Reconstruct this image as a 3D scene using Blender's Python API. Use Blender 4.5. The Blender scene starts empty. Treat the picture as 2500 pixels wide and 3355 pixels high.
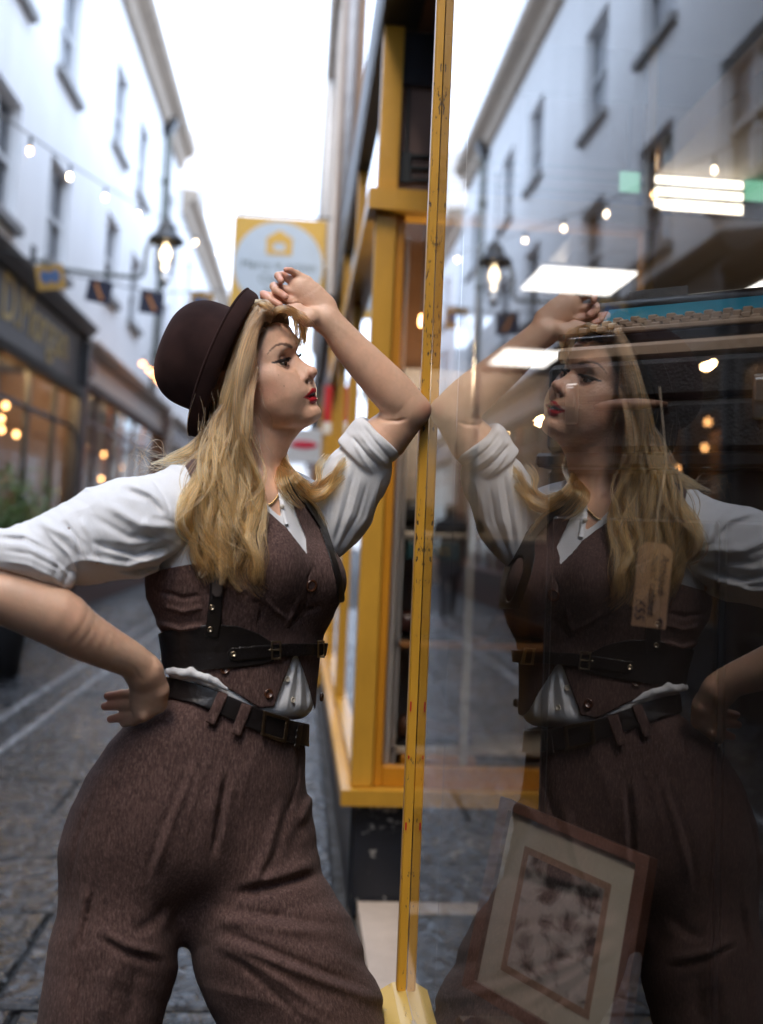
import bpy, bmesh, math, random
import numpy as np
from mathutils import Vector, Matrix

random.seed(7)
SC = bpy.context.scene
COL = SC.collection
R_ = math.radians

# ------------------------------------------------------------------ camera
CAM_POS = np.array([-0.2125, 0.0, 1.28])
FPX = 3300.0                      # focal length in pixels of the 2500 x 3355 photograph
PITCH, ROLL, YAW, YPP = R_(4.5), R_(2.5), R_(4.47246), 1468.825
_F = np.array([math.sin(YAW)*math.cos(PITCH), math.cos(YAW)*math.cos(PITCH), math.sin(PITCH)])
_R0 = np.array([math.cos(YAW), -math.sin(YAW), 0.0])
_U0 = np.cross(_R0, _F)
_R = math.cos(ROLL)*_R0 + math.sin(ROLL)*_U0
_U = -math.sin(ROLL)*_R0 + math.cos(ROLL)*_U0
cam_data = bpy.data.cameras.new('camera')
cam = bpy.data.objects.new('camera', cam_data)
COL.objects.link(cam)
cam.matrix_world = Matrix(((_R[0], _U[0], -_F[0], CAM_POS[0]), (_R[1], _U[1], -_F[1], CAM_POS[1]),
                           (_R[2], _U[2], -_F[2], CAM_POS[2]), (0, 0, 0, 1)))
cam_data.sensor_fit = 'VERTICAL'
cam_data.sensor_height = 36.0
cam_data.lens = 36.0*FPX/3355.0
cam_data.shift_y = -(1677.5-YPP)/3355.0
cam_data.clip_start = 0.02
cam_data.clip_end = 500
cam_data.dof.use_dof = True
cam_data.dof.focus_distance = 1.66
cam_data.dof.aperture_fstop = 2.1
SC.camera = cam

# ------------------------------------------------------------------ sky, sun, exposure
world = bpy.data.worlds.new('World')
SC.world = world
world.use_nodes = True
wn, wl = world.node_tree.nodes, world.node_tree.links
wn.clear()
SUN_EL, SUN_ROT = R_(56), R_(205)
sky = wn.new('ShaderNodeTexSky'); sky.sky_type = 'NISHITA'; sky.sun_disc = False
sky.sun_elevation = SUN_EL; sky.sun_rotation = SUN_ROT
sky.air_density = 1.0; sky.dust_density = 4.0; sky.ozone_density = 1.5
hs = wn.new('ShaderNodeHueSaturation'); hs.inputs['Saturation'].default_value = 0.45
mixw = wn.new('ShaderNodeMix'); mixw.data_type = 'RGBA'
mixw.inputs['Factor'].default_value = 0.6          # even overcast veil over the clear sky
mixw.inputs['B'].default_value = (11.2, 13.8, 18.4, 1)
bg = wn.new('ShaderNodeBackground'); bg.inputs['Strength'].default_value = 0.15
wo = wn.new('ShaderNodeOutputWorld')
wl.new(sky.outputs[0], hs.inputs['Color']); wl.new(hs.outputs[0], mixw.inputs['A'])
wl.new(mixw.outputs['Result'], bg.inputs['Color']); wl.new(bg.outputs[0], wo.inputs['Surface'])
sun_d = bpy.data.lights.new('sun', 'SUN'); sun_d.energy = 1.25; sun_d.angle = R_(22); sun_d.color = (1.0, 0.83, 0.64)
sun = bpy.data.objects.new('sun', sun_d); COL.objects.link(sun)
# direction the light comes from: behind the camera, a little to the left, high
sdir = Vector((math.sin(SUN_ROT)*math.cos(SUN_EL), math.cos(SUN_ROT)*math.cos(SUN_EL), math.sin(SUN_EL)))
sun.rotation_euler = sdir.to_track_quat('Z', 'Y').to_euler()
vs = SC.view_settings
vs.view_transform = 'Standard'; vs.look = 'None'; vs.gamma = 1.0; vs.use_curve_mapping = False
vs.exposure = 1.15
cy = SC.cycles
cy.use_denoising = True
cy.max_bounces = 10; cy.transparent_max_bounces = 24; cy.glossy_bounces = 6; cy.diffuse_bounces = 3
cy.caustics_reflective = False; cy.caustics_refractive = False
cy.sample_clamp_indirect = 6.0

# ------------------------------------------------------------------ helpers: objects
def tag(o, label=None, cat=None, group=None, kind=None):
    if label: o['label'] = label
    if cat: o['category'] = cat
    if group: o['group'] = group
    if kind: o['kind'] = kind
    return o

def link(o, parent=None):
    COL.objects.link(o)
    if parent is not None:
        o.parent = parent
        o.matrix_parent_inverse = Matrix.Identity(4)
        base = parent
        off = Vector((0, 0, 0))
        while base is not None:
            off += base.location
            base = base.parent
        o.location = Vector(o.location) - off
    return o

def empty(name, loc):
    o = bpy.data.objects.new(name, None)
    o.location = loc; o.empty_display_size = 0.1
    COL.objects.link(o)
    return o

class MB:
    """collects boxes, prisms, tubes, lathes into one mesh (world coordinates)"""
    def __init__(s): s.v = []; s.f = []; s.sm = []
    def add(s, vs_, fs, smooth=False):
        b = len(s.v); s.v.extend([tuple(map(float, q)) for q in vs_])
        s.f.extend([tuple(i+b for i in f) for f in fs]); s.sm.extend([smooth]*len(fs)); return s
    def box(s, x0, x1, y0, y1, z0, z1, rot=None, bev=0.0):
        if bev > 0:
            b = bev
            pts = []
            for sx, X, dx in ((0, x0, b), (1, x1, -b)):
                for sy, Y, dy in ((0, y0, b), (1, y1, -b)):
                    for sz, Z, dz in ((0, z0, b), (1, z1, -b)):
                        pts += [(X, Y+dy, Z+dz), (X+dx, Y, Z+dz), (X+dx, Y+dy, Z)]
            bm = bmesh.new()
            for q in pts: bm.verts.new(q)
            r = bmesh.ops.convex_hull(bm, input=bm.verts)
            bm.verts.index_update()
            vv = [tuple(v.co) for v in bm.verts]; ff = [tuple(v.index for v in f.verts) for f in bm.faces]
            bm.free()
        else:
            vv = [(x, y, z) for x in (x0, x1) for y in (y0, y1) for z in (z0, z1)]
            ff = [(0, 1, 3, 2), (4, 6, 7, 5), (0, 4, 5, 1), (2, 3, 7, 6), (0, 2, 6, 4), (1, 5, 7, 3)]
        if rot is not None:
            c = Vector(((x0+x1)/2, (y0+y1)/2, (z0+z1)/2))
            vv = [tuple(rot @ (Vector(q)-c) + c) for q in vv]
        return s.add(vv, ff)
    def quad(s, a, b, c, d): return s.add([a, b, c, d], [(0, 1, 2, 3)])
    def tube(s, pts, r, n=8, cap=True):
        pts = [Vector(p) for p in pts]; rs = r if hasattr(r, '__len__') else [r]*len(pts)
        vv = []; ff = []
        prev = None
        for i, p in enumerate(pts):
            t = (pts[min(i+1, len(pts)-1)]-pts[max(i-1, 0)])
            if t.length < 1e-9: t = Vector((0, 0, 1))
            t.normalize()
            if prev is None:
                a = t.orthogonal().normalized()
            else:
                a = (prev-t*prev.dot(t))
                a = a.normalized() if a.length > 1e-6 else t.orthogonal().normalized()
            prev = a; b = t.cross(a)
            for k in range(n):
                an = 2*math.pi*k/n
                vv.append(tuple(p+rs[i]*(math.cos(an)*a+math.sin(an)*b)))
        for i in range(len(pts)-1):
            for k in range(n):
                ff.append((i*n+k, i*n+(k+1) % n, (i+1)*n+(k+1) % n, (i+1)*n+k))
        if cap:
            ff.append(tuple(range(n-1, -1, -1))); ff.append(tuple((len(pts)-1)*n+k for k in range(n)))
        return s.add(vv, ff, True)
    def lathe(s, prof, loc=(0, 0, 0), n=24, rot=None, sx=1, sy=1):
        vv = []; ff = []
        for (r, z) in prof:
            for k in range(n):
                an = 2*math.pi*k/n
                q = Vector((r*math.cos(an)*sx, r*math.sin(an)*sy, z))
                if rot is not None: q = rot @ q
                vv.append(tuple(q+Vector(loc)))
        m = len(prof)
        for i in range(m-1):
            for k in range(n):
                ff.append((i*n+k, i*n+(k+1) % n, (i+1)*n+(k+1) % n, (i+1)*n+k))
        ff.append(tuple(range(n-1, -1, -1))); ff.append(tuple((m-1)*n+k for k in range(n)))
        return s.add(vv, ff, True)
    def prism(s, poly, axis, a0, a1):
        """poly of 2-D points extruded along axis 'x','y','z' from a0 to a1"""
        n = len(poly)
        def mk(p, a):
            return {'x': (a, p[0], p[1]), 'y': (p[0], a, p[1]), 'z': (p[0], p[1], a)}[axis]
        vv = [mk(p, a0) for p in poly]+[mk(p, a1) for p in poly]
        ff = [tuple(range(n)), tuple(range(2*n-1, n-1, -1))]
        ff += [(i, i+n, (i+1) % n+n, (i+1) % n) for i in range(n)]
        return s.add(vv, ff)
    def mesh(s, name):
        me = bpy.data.meshes.new(name)
        me.from_pydata(s.v, [], s.f)
        me.polygons.foreach_set('use_smooth', s.sm)
        bm = bmesh.new(); bm.from_mesh(me); bmesh.ops.recalc_face_normals(bm, faces=bm.faces); bm.to_mesh(me); bm.free()
        me.update()
        return me
    def build(s, name, mat, parent=None, loc=None):
        """the object's origin sits at its own middle so that boxes and copies behave"""
        a = np.array(s.v); c = (a.min(0)+a.max(0))/2
        c[2] = a[:, 2].min()
        if loc is not None: c = np.array(loc)
        s.v = [tuple(q) for q in (a-c)]
        o = bpy.data.objects.new(name, s.mesh(name))
        o.location = c
        if mat is not None: o.data.materials.append(mat)
        return link(o, parent)

def text_mesh(body, size, mat, name, parent, origin, xdir, ydir, extrude=0.002, align='CENTER', shear=0.0, squash=1.0, base=False):
    cu = bpy.data.curves.new(name, 'FONT'); cu.body = body; cu.size = size
    cu.align_x = align; cu.align_y = 'BOTTOM_BASELINE' if base else 'CENTER'; cu.extrude = extrude; cu.resolution_u = 3; cu.shear = shear
    t = bpy.data.objects.new(name, cu); COL.objects.link(t)
    dg = bpy.context.evaluated_depsgraph_get()
    me = bpy.data.meshes.new_from_object(t.evaluated_get(dg))
    bpy.data.objects.remove(t)
    X = Vector(xdir).normalized(); Y = Vector(ydir).normalized(); Z = X.cross(Y)
    M = Matrix(((X.x, Y.x, Z.x), (X.y, Y.y, Z.y), (X.z, Y.z, Z.z)))
    for v in me.vertices:
        v.co = M @ Vector((v.co.x*squash, v.co.y, v.co.z))
    me.materials.clear(); me.materials.append(mat)
    o = bpy.data.objects.new(name, me); o.location = origin
    if len(body) > 1: o['kind'] = 'stuff'
    return link(o, parent)

def copy_tree(o, parent=None):
    c = o.copy(); COL.objects.link(c); c.parent = parent
    if parent is not None: c.matrix_parent_inverse = Matrix.Identity(4)
    for ch in list(o.children): copy_tree(ch, c)
    return c

# ------------------------------------------------------------------ helpers: materials
def node_mat(name):
    m = bpy.data.materials.new(name); m.use_nodes = True
    nt = m.node_tree
    return m, nt.nodes, nt.links, nt.nodes['Principled BSDF']

def mat(name, col, rough=0.6, var=0.12, scale=6.0, bump=0.0, bscale=60.0, metal=0.0, spec=0.5, col2=None, detail=6.0,
        stretch=(1, 1, 1), coat=0.0, thresh=None):
    """painted / stone / cloth surface: base colour broken up by two noises, plus fine relief"""
    m, N, L, P = node_mat(name)
    tc = N.new('ShaderNodeTexCoord'); mp = N.new('ShaderNodeMapping')
    mp.inputs['Scale'].default_value = stretch
    L.new(tc.outputs['Object'], mp.inputs['Vector'])
    nz = N.new('ShaderNodeTexNoise'); nz.inputs['Scale'].default_value = scale; nz.inputs['Detail'].default_value = detail
    nz.inputs['Roughness'].default_value = 0.65
    L.new(mp.outputs[0], nz.inputs['Vector'])
    rp = N.new('ShaderNodeValToRGB')
    lo, hi = (0.3, 0.7) if thresh is None else thresh
    rp.color_ramp.elements[0].position = lo; rp.color_ramp.elements[1].position = hi
    c1 = col2 if col2 is not None else tuple(max(0, c*(1-var)) for c in col)
    c2 = col if col2 is not None else tuple(min(1, c*(1+var)) for c in col)
    rp.color_ramp.elements[0].color = (*c1, 1); rp.color_ramp.elements[1].color = (*c2, 1)
    L.new(nz.outputs['Fac'], rp.inputs['Fac']); L.new(rp.outputs[0], P.inputs['Base Color'])
    P.inputs['Roughness'].default_value = rough; P.inputs['Metallic'].default_value = metal
    P.inputs['Specular IOR Level'].default_value = spec; P.inputs['Coat Weight'].default_value = coat
    if bump > 0:
        nb = N.new('ShaderNodeTexNoise'); nb.inputs['Scale'].default_value = bscale; nb.inputs['Detail'].default_value = 5
        L.new(mp.outputs[0], nb.inputs['Vector'])
        b = N.new('ShaderNodeBump'); b.inputs['Strength'].default_value = bump; b.inputs['Distance'].default_value = 0.01
        L.new(nb.outputs['Fac'], b.inputs['Height']); L.new(b.outputs[0], P.inputs['Normal'])
    return m

def emis(name, col, strength):
    m = bpy.data.materials.new(name); m.use_nodes = True
    N, L = m.node_tree.nodes, m.node_tree.links
    N.clear()
    e = N.new('ShaderNodeEmission'); e.inputs['Color'].default_value = (*col, 1); e.inputs['Strength'].default_value = strength
    o = N.new('ShaderNodeOutputMaterial'); L.new(e.outputs[0], o.inputs['Surface'])
    return m

def glass_mat(name, tint=(0.9, 0.95, 0.93), f0=0.08, rough=0.0, gain=1.0, see=1.0):
    """window pane: Fresnel mix of a mirror layer and clear transmission (both faces of the sheet counted in one)"""
    m = bpy.data.materials.new(name); m.use_nodes = True
    N, L = m.node_tree.nodes, m.node_tree.links
    N.clear()
    lw = N.new('ShaderNodeLayerWeight'); lw.inputs['Blend'].default_value = 0.5
    pw = N.new('ShaderNodeMath'); pw.operation = 'POWER'; pw.inputs[1].default_value = 5.0
    L.new(lw.outputs['Facing'], pw.inputs[0])
    ma = N.new('ShaderNodeMath'); ma.operation = 'MULTIPLY_ADD'; ma.inputs[1].default_value = 0.96; ma.inputs[2].default_value = f0/2
    L.new(pw.outputs[0], ma.inputs[0])
    # two surfaces: R = 2r / (1 + r)
    a1 = N.new('ShaderNodeMath'); a1.operation = 'ADD'; a1.inputs[1].default_value = 1.0; L.new(ma.outputs[0], a1.inputs[0])
    d1 = N.new('ShaderNodeMath'); d1.operation = 'DIVIDE'; L.new(ma.outputs[0], d1.inputs[0]); L.new(a1.outputs[0], d1.inputs[1])
    m2 = N.new('ShaderNodeMath'); m2.operation = 'MULTIPLY'; m2.inputs[1].default_value = 2.0*gain; m2.use_clamp = True; L.new(d1.outputs[0], m2.inputs[0])
    tr = N.new('ShaderNodeBsdfTransparent'); tr.inputs['Color'].default_value = (*[c*see for c in tint], 1)
    gl = N.new('ShaderNodeBsdfGlossy'); gl.inputs['Roughness'].default_value = rough; gl.inputs['Color'].default_value = (1, 1, 1, 1)
    mx = N.new('ShaderNodeMixShader'); o = N.new('ShaderNodeOutputMaterial')
    L.new(m2.outputs[0], mx.inputs['Fac']); L.new(tr.outputs[0], mx.inputs[1]); L.new(gl.outputs[0], mx.inputs[2])
    L.new(mx.outputs[0], o.inputs['Surface'])
    return m

# ------------------------------------------------------------------ materials of the place
M = {}
M['white_wall'] = mat('white_render', (0.88, 0.885, 0.89), 0.75, 0.07, 1.6, 0.2, 25, stretch=(1, 1, 0.18), detail=8)
M['cornice'] = mat('stone_cornice', (0.44, 0.36, 0.28), 0.8, 0.15, 4, 0.2, 40)
M['sill_dark'] = mat('sooty_sill', (0.24, 0.235, 0.23), 0.8, 0.3, 8, 0.2, 60)
M['sill_grey'] = mat('weathered_sill', (0.34, 0.335, 0.33), 0.8, 0.25, 8, 0.2, 60)
M['pane_pale'] = mat('painted_sky_window_glass', (0.42, 0.44, 0.47), 0.06, 0.2, 1.2, spec=0.8)  # sky reflected in the upper panes, painted in as a pale base colour
M['sash'] = mat('sash_paint', (0.62, 0.63, 0.64), 0.5, 0.08, 10)
M['pane'] = mat('dark_window_glass', (0.17, 0.18, 0.20), 0.04, 0.3, 1.2, spec=0.8)
M['cream_wall'] = mat('cream_render', (0.66, 0.64, 0.62), 0.8, 0.08, 2, 0.15, 30)
M['pale_far'] = mat('far_render', (0.62, 0.61, 0.60), 0.8, 0.08, 1, 0.0)
M['grey_paint'] = mat('dark_grey_shop_paint', (0.042, 0.043, 0.048), 0.45, 0.25, 5, 0.1, 40)
M['fascia_grey'] = mat('fascia_board', (0.085, 0.085, 0.088), 0.5, 0.2, 3, 0.1, 40)
M['gold'] = mat('gold_leaf_lettering', (0.46, 0.32, 0.08), 0.45, 0.15, 20)
M['cream_paint'] = mat('cream_shop_paint', (0.56, 0.47, 0.40), 0.5, 0.1, 5, 0.1, 40)
M['brown_paint'] = mat('oxblood_paint', (0.12, 0.045, 0.028), 0.45, 0.2, 6, 0.1, 40)
M['wood'] = mat('varnished_wood', (0.36, 0.16, 0.05), 0.45, 0.35, 5, 0.1, 60, stretch=(6, 6, 0.5))
M['wood_dark'] = mat('dark_wood', (0.035, 0.018, 0.012), 0.45, 0.35, 5, 0.1, 60, stretch=(6, 6, 0.5))
M['yellow'] = mat('mustard_gloss_paint', (0.56, 0.295, 0.035), 0.33, 0.14, 9, 0.10, 35, stretch=(1, 1, 0.4))
M['orange'] = mat('orange_gloss_paint', (0.52, 0.215, 0.015), 0.33, 0.14, 9, 0.10, 35, stretch=(1, 1, 0.4))
M['navy'] = mat('navy_gloss_paint', (0.010, 0.013, 0.020), 0.35, 0.3, 8, 0.15, 30)
M['black'] = mat('black_gloss_paint', (0.012, 0.012, 0.013), 0.4, 0.3, 8, 0.1, 40)
M['iron'] = mat('black_iron', (0.02, 0.022, 0.024), 0.4, 0.3, 15, 0.1, 80)
M['iron_grey'] = mat('greened_iron', (0.13, 0.14, 0.12), 0.6, 0.2, 10, 0.1, 80)
M['pipe'] = mat('grey_pipe_paint', (0.26, 0.27, 0.29), 0.5, 0.2, 8)
M['tan_brick'] = mat('sooty_tan_brick', (0.24, 0.17, 0.125), 0.85, 0.4, 5, 0.3, 40, stretch=(1, 1, .3))
M['stone_step'] = mat('worn_stone_step', (0.50, 0.42, 0.36), 0.75, 0.12, 7, 0.25, 90)
M['wire'] = mat('grey_wire', (0.25, 0.26, 0.26), 0.6, 0.1)
M['bulb'] = emis('warm_bulb', (1.0, 0.58, 0.24), 12.0)
M['bulb_amber'] = emis('amber_bulb', (1.0, 0.42, 0.15), 7.0)
M['bulb_white'] = emis('white_bulb', (1.0, 0.80, 0.55), 17.0)
M['clear'] = glass_mat('clear_glass', (0.96, 0.955, 0.95), f0=0.06)
M['shop_glass'] = glass_mat('street_shop_glass', f0=0.08)
M['left_glass'] = glass_mat('old_shop_glass', f0=0.05, gain=.3)
M['panel_light'] = emis('ceiling_panel_light', (1.0, 0.96, 0.90), 2.6)
M['tube_light'] = emis('tube_light', (1.0, 0.90, 0.72), 3.0)
M['dark_room'] = mat('dark_room_paint', (0.035, 0.028, 0.025), 0.8, 0.25, 2)
M['brown_room'] = mat('brown_room_panel', (0.13, 0.075, 0.045), 0.7, 0.25, 2)
M['ceiling'] = mat('shop_ceiling', (0.72, 0.64, 0.55), 0.8, 0.1, 2)
M['leaf'] = mat('leaf', (0.08, 0.15, 0.035), 0.5, 0.4, 30)
M['terracotta'] = mat('dark_pot', (0.05, 0.05, 0.055), 0.6, 0.2, 20)

def paving_mat(name, base, dark, rough=(0.22, 0.6)):
    m, N, L, P = node_mat(name)
    tc = N.new('ShaderNodeTexCoord'); oi = N.new('ShaderNodeObjectInfo')
    va = N.new('ShaderNodeVectorMath'); va.operation = 'ADD'
    sc = N.new('ShaderNodeVectorMath'); sc.operation = 'SCALE'; sc.inputs['Scale'].default_value = 37.0
    cx = N.new('ShaderNodeCombineXYZ')
    L.new(oi.outputs['Random'], cx.inputs[0]); L.new(oi.outputs['Random'], cx.inputs[1]); L.new(cx.outputs[0], sc.inputs[0])
    L.new(tc.outputs['Object'], va.inputs[0]); L.new(sc.outputs[0], va.inputs[1])
    n1 = N.new('ShaderNodeTexNoise'); n1.inputs['Scale'].default_value = 5.5; n1.inputs['Detail'].default_value = 9; n1.inputs['Roughness'].default_value = 0.68
    n2 = N.new('ShaderNodeTexNoise'); n2.inputs['Scale'].default_value = 14; n2.inputs['Detail'].default_value = 7; n2.inputs['Distortion'].default_value = 1.2
    for n in (n1, n2): L.new(va.outputs[0], n.inputs['Vector'])
    rp = N.new('ShaderNodeValToRGB'); rp.color_ramp.elements[0].position = .3; rp.color_ramp.elements[1].position = .72
    rp.color_ramp.elements[0].color = (*dark, 1); rp.color_ramp.elements[1].color = (*base, 1)
    L.new(n1.outputs['Fac'], rp.inputs['Fac'])
    # each slab a slightly different stone
    hsv = N.new('ShaderNodeHueSaturation')
    mr = N.new('ShaderNodeMapRange'); mr.inputs['To Min'].default_value = 0.62; mr.inputs['To Max'].default_value = 1.45
    L.new(oi.outputs['Random'], mr.inputs['Value']); L.new(mr.outputs[0], hsv.inputs['Value'])
    mh = N.new('ShaderNodeMapRange'); mh.inputs['To Min'].default_value = 0.47; mh.inputs['To Max'].default_value = 0.53
    L.new(oi.outputs['Random'], mh.inputs['Value']); L.new(mh.outputs[0], hsv.inputs['Hue'])
    L.new(rp.outputs[0], hsv.inputs['Color']); L.new(hsv.outputs[0], P.inputs['Base Color'])
    rr = N.new('ShaderNodeMapRange'); rr.inputs['From Min'].default_value = .35; rr.inputs['From Max'].default_value = .65
    rr.inputs['To Min'].default_value = rough[0]; rr.inputs['To Max'].default_value = rough[1]
    L.new(n2.outputs['Fac'], rr.inputs['Value']); L.new(rr.outputs[0], P.inputs['Roughness'])
    b = N.new('ShaderNodeBump'); b.inputs['Strength'].default_value = 0.9; b.inputs['Distance'].default_value = 0.03
    L.new(n2.outputs['Fac'], b.inputs['Height']); L.new(b.outputs[0], P.inputs['Normal'])
    P.inputs['Specular IOR Level'].default_value = 0.36
    return m
M['slab'] = paving_mat('wet_pennant_slab', (0.020, 0.0205, 0.022), (0.004, 0.005, 0.007), (0.05, 0.36))
M['ground'] = paving_mat('street_bed', (0.03, 0.029, 0.028), (0.012, 0.012, 0.013), (0.5, 0.8))
M['channel'] = paving_mat('wet_shine_channel_strip', (0.30, 0.30, 0.31), (0.10, 0.10, 0.105), (0.08, 0.35))  # wet gleam of the channel joints put into a pale colour

# ------------------------------------------------------------------ ground
g = MB().quad((-120, -60, -0.03), (120, -60, -0.03), (120, 220, -0.03), (-120, 220, -0.03)).build('ground', M['ground'])
tag(g, kind='structure')
pav = MB().quad((-3.6, -1.0, -0.016), (0.99, -1.0, -0.016), (0.99, 60, -0.016), (-3.6, 60, -0.016)).build('pavement', M['ground'])
tag(pav, kind='structure')
rnd = random.Random(3)
def slab(x0, x1, y0, y1, mat_, name='slab', h=0.0, g=0.007):
    b = MB()
    z = h+rnd.uniform(-0.003, 0.003)
    t1, t2 = rnd.uniform(-.003, .003), rnd.uniform(-.003, .003)
    e = 0.008
    def ring(d, zz):
        return [(x0+g+d, y0+g+d, zz+t1), (x1-g-d, y0+g+d, zz+t2), (x1-g-d, y1-g-d, zz-t1), (x0+g+d, y1-g-d, zz-t2)]
    v = ring(0, -0.0285)+ring(0, z-e)+ring(e, z)
    f = [(8, 9, 10, 11)]
    for k in range(2):
        for i in range(4):
            f.append((k*4+i, k*4+(i+1) % 4, k*4+4+(i+1) % 4, k*4+4+i))
    b.add(v, f)
    return b.build(name, mat_, pav)
y = 0.2
nsl = 0
while y < 15.5:
    dy = rnd.uniform(0.42, 0.66)
    for (xa, xb) in ((-3.12, -2.02), (-1.72, -0.02)):
        x = xa
        while x < xb-0.01:
            w = rnd.uniform(0.5, 0.95)
            if xb-(x+w) < 0.35: w = xb-x
            slab(x, x+w, y, y+dy, M['slab']); nsl += 1
            x += w
    y += dy
y = 0.2
while y < 15.5:                      # drainage channel: pale strips painted as wet-lit joints beside a dished row
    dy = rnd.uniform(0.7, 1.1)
    slab(-2.02, -1.965, y, y+dy, M['channel'], 'shine_strip', 0.006, 0.004)
    slab(-1.775, -1.72, y+.2, y+dy+.2, M['channel'], 'shine_strip', 0.006, 0.004)
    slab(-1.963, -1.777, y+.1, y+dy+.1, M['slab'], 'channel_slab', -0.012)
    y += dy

# ------------------------------------------------------------------ wall builder: a plane x = X with openings, reveals turned inwards
def wall_x(X, y0, y1, z0, z1, openings, depth, inward, thick=0.3):
    """inward = -1 for a wall whose inside lies at smaller x"""
    b = MB()
    ys = sorted(set([y0, y1]+[o[0] for o in openings]+[o[1] for o in openings]))
    zs = sorted(set([z0, z1]+[o[2] for o in openings]+[o[3] for o in openings]))
    for i in range(len(ys)-1):
        for j in range(len(zs)-1):
            cy_, cz = (ys[i]+ys[i+1])/2, (zs[j]+zs[j+1])/2
            if any(o[0] < cy_ < o[1] and o[2] < cz < o[3] for o in openings): continue
            b.quad((X, ys[i], zs[j]), (X, ys[i+1], zs[j]), (X, ys[i+1], zs[j+1]), (X, ys[i], zs[j+1]))
    d = X+inward*depth
    for (a, c, e, f) in openings:
        b.quad((X, a, e), (d, a, e), (d, a, f), (X, a, f)); b.quad((X, c, e), (d, c, e), (d, c, f), (X, c, f))
        b.quad((X, a, f), (d, a, f), (d, c, f), (X, c, f)); b.quad((X, a, e), (d, a, e), (d, c, e), (X, c, e))
    xb = X+inward*thick
    b.quad((xb, y0, z0), (xb, y1, z0), (xb, y1, z1), (xb, y0, z1))
    for yy in (y0, y1): b.quad((X, yy, z0), (xb, yy, z0), (xb, yy, z1), (X, yy, z1))
    b.quad((X, y0, z1), (xb, y0, z1), (xb, y1, z1), (X, y1, z1))
    return b

def sash_window(parent, X, inward, a, c, e, f, depth, sill_m, bars=(2, 4), pane_m=None):
    d = X+inward*depth
    lo, hi = sorted((d, d-inward*0.045))
    b = MB(); t = 0.055
    b.box(lo, hi, a+.002, a+t, e+.002, f-.002); b.box(lo, hi, c-t, c-.002, e+.002, f-.002)
    b.box(lo, hi, a+t, c-t, e+.002, e+t); b.box(lo, hi, a+t, c-t, f-t, f-.002)
    mz = (e+f)/2; b.box(lo, hi, a+t, c-t, mz-.025, mz+.025)
    for k in range(1, bars[0]):
        yy = a+(c-a)*k/bars[0]; b.box(lo+.006, hi-.006, yy-.012, yy+.012, e+t, mz-.025); b.box(lo+.006, hi-.006, yy-.012, yy+.012, mz+.025, f-t)
    w = b.build('window', M['sash'], parent)
    MB().box(d+inward*0.02, d+inward*0.03, a+.004, c-.004, e+.004, f-.004).build('pane', pane_m or M['pane'], w)
    s0, s1 = sorted((X+inward*0.01, X-inward*0.09))
    MB().box(s0, s1, a-.08, c+.08, e-.10, e-.004).build('sill', sill_m, w)
    return w

# ------------------------------------------------------------------ the white terrace on the far side of the lane
XW = -3.4
def terrace(name, label, y0, y1, z1, rows, wmat, cor=True, xw=XW, z0=0.0):
    root = empty(name, (xw, (y0+y1)/2, 0)); tag(root, label, 'building')
    ops = [(yc-w/2, yc+w/2, za, zb) for (yc, w, za, zb) in rows]
    wall_x(xw, y0, y1, z0, z1, ops, 0.13, -1, 3.0).build('wall', wmat, root)
    for o in ops: sash_window(root, xw, -1, *o, 0.13, M['sill_dark'] if o[2] < 6.2 else M['sill_grey'], pane_m=M['pane'] if o[2] < 6.2 else M['pane_pale'])
    if cor:
        b = MB().prism([(xw+.003, z1-.55), (xw+.10, z1-.52), (xw+.14, z1-.30), (xw+.34, z1-.16), (xw+.36, z1+.02), (xw-.2, z1+.06), (xw-.2, z1+.003), (xw+.003, z1-.01)], 'y', y0, y1)
        b.build('cornice', M['cornice'], root)
    return root
lowz, upz = (4.32, 5.62), (6.70, 8.15)
rows = []
for yc in (-10.4, -8.1, -5.8, -3.4, -1.1, 1.2, 3.5, 5.8, 8.1, 10.3, 12.65): rows += [(yc, 1.05, *lowz), (yc, 1.05, *upz)]
terrace('white_building', 'white rendered terrace with tan cornice above the dark grey shopfront on the left', -13.0, 14.2, 9.9, rows, M['white_wall'], z0=3.32)
rows = []
for yc in (16.1, 18.4, 22.2): rows += [(yc, 1.05, 4.75, 6.0), (yc, 1.05, 7.12, 8.45)]
terrace('white_building', 'white rendered terrace with downpipe above the cream shop fascia on the left', 14.2, 23.2, 9.9, rows, M['white_wall'], z0=3.32)
rows = []
for yc in (25.5, 28.5, 31.5, 35): rows += [(yc, 1.0, 4.6, 5.9), (yc, 1.0, 6.6, 7.8)]
far1 = terrace('terrace_building', 'lower pale terrace with tan cornice beyond the long white one', 23.2, 38, 8.9, rows, M['white_wall'], xw=-3.3)
MB().box(-4.3, -3.05, 24.6, 26.2, 9.0, 10.9, bev=.03).build('chimney_stack', M['pale_far'], far1)
rows = []
for xc in (41, 44, 47): rows += [(xc, 1.0, 4.4, 5.7), (xc, 1.0, 6.3, 7.4)]
terrace('terrace_building', 'small pale farthest terrace at the far end of the lane', 38, 52, 8.2, rows, M['pale_far'], xw=-2.9)
fb = empty('end_building', (-1, 62, 0)); tag(fb, 'pale low building closing the far end of the lane', 'building')
MB().box(-9, 8, 60, 66, 0, 5.2).build('wall', M['pale_far'], fb)
MB().prism([(59.7, 5.203), (66.3, 5.203), (63, 6.6)], 'x', -9.2, 8.2).build('roof', M['pipe'], fb)
for xx in (-2.4, -0.9, 0.6):
    w = MB().box(xx-.45, xx+.45, 59.93, 59.99, 2.9, 4.2).build('window', M['sash'], fb)
    MB().box(xx-.38, xx+.38, 59.90, 59.925, 2.97, 4.13).build('pane', M['pane'], w)
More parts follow.
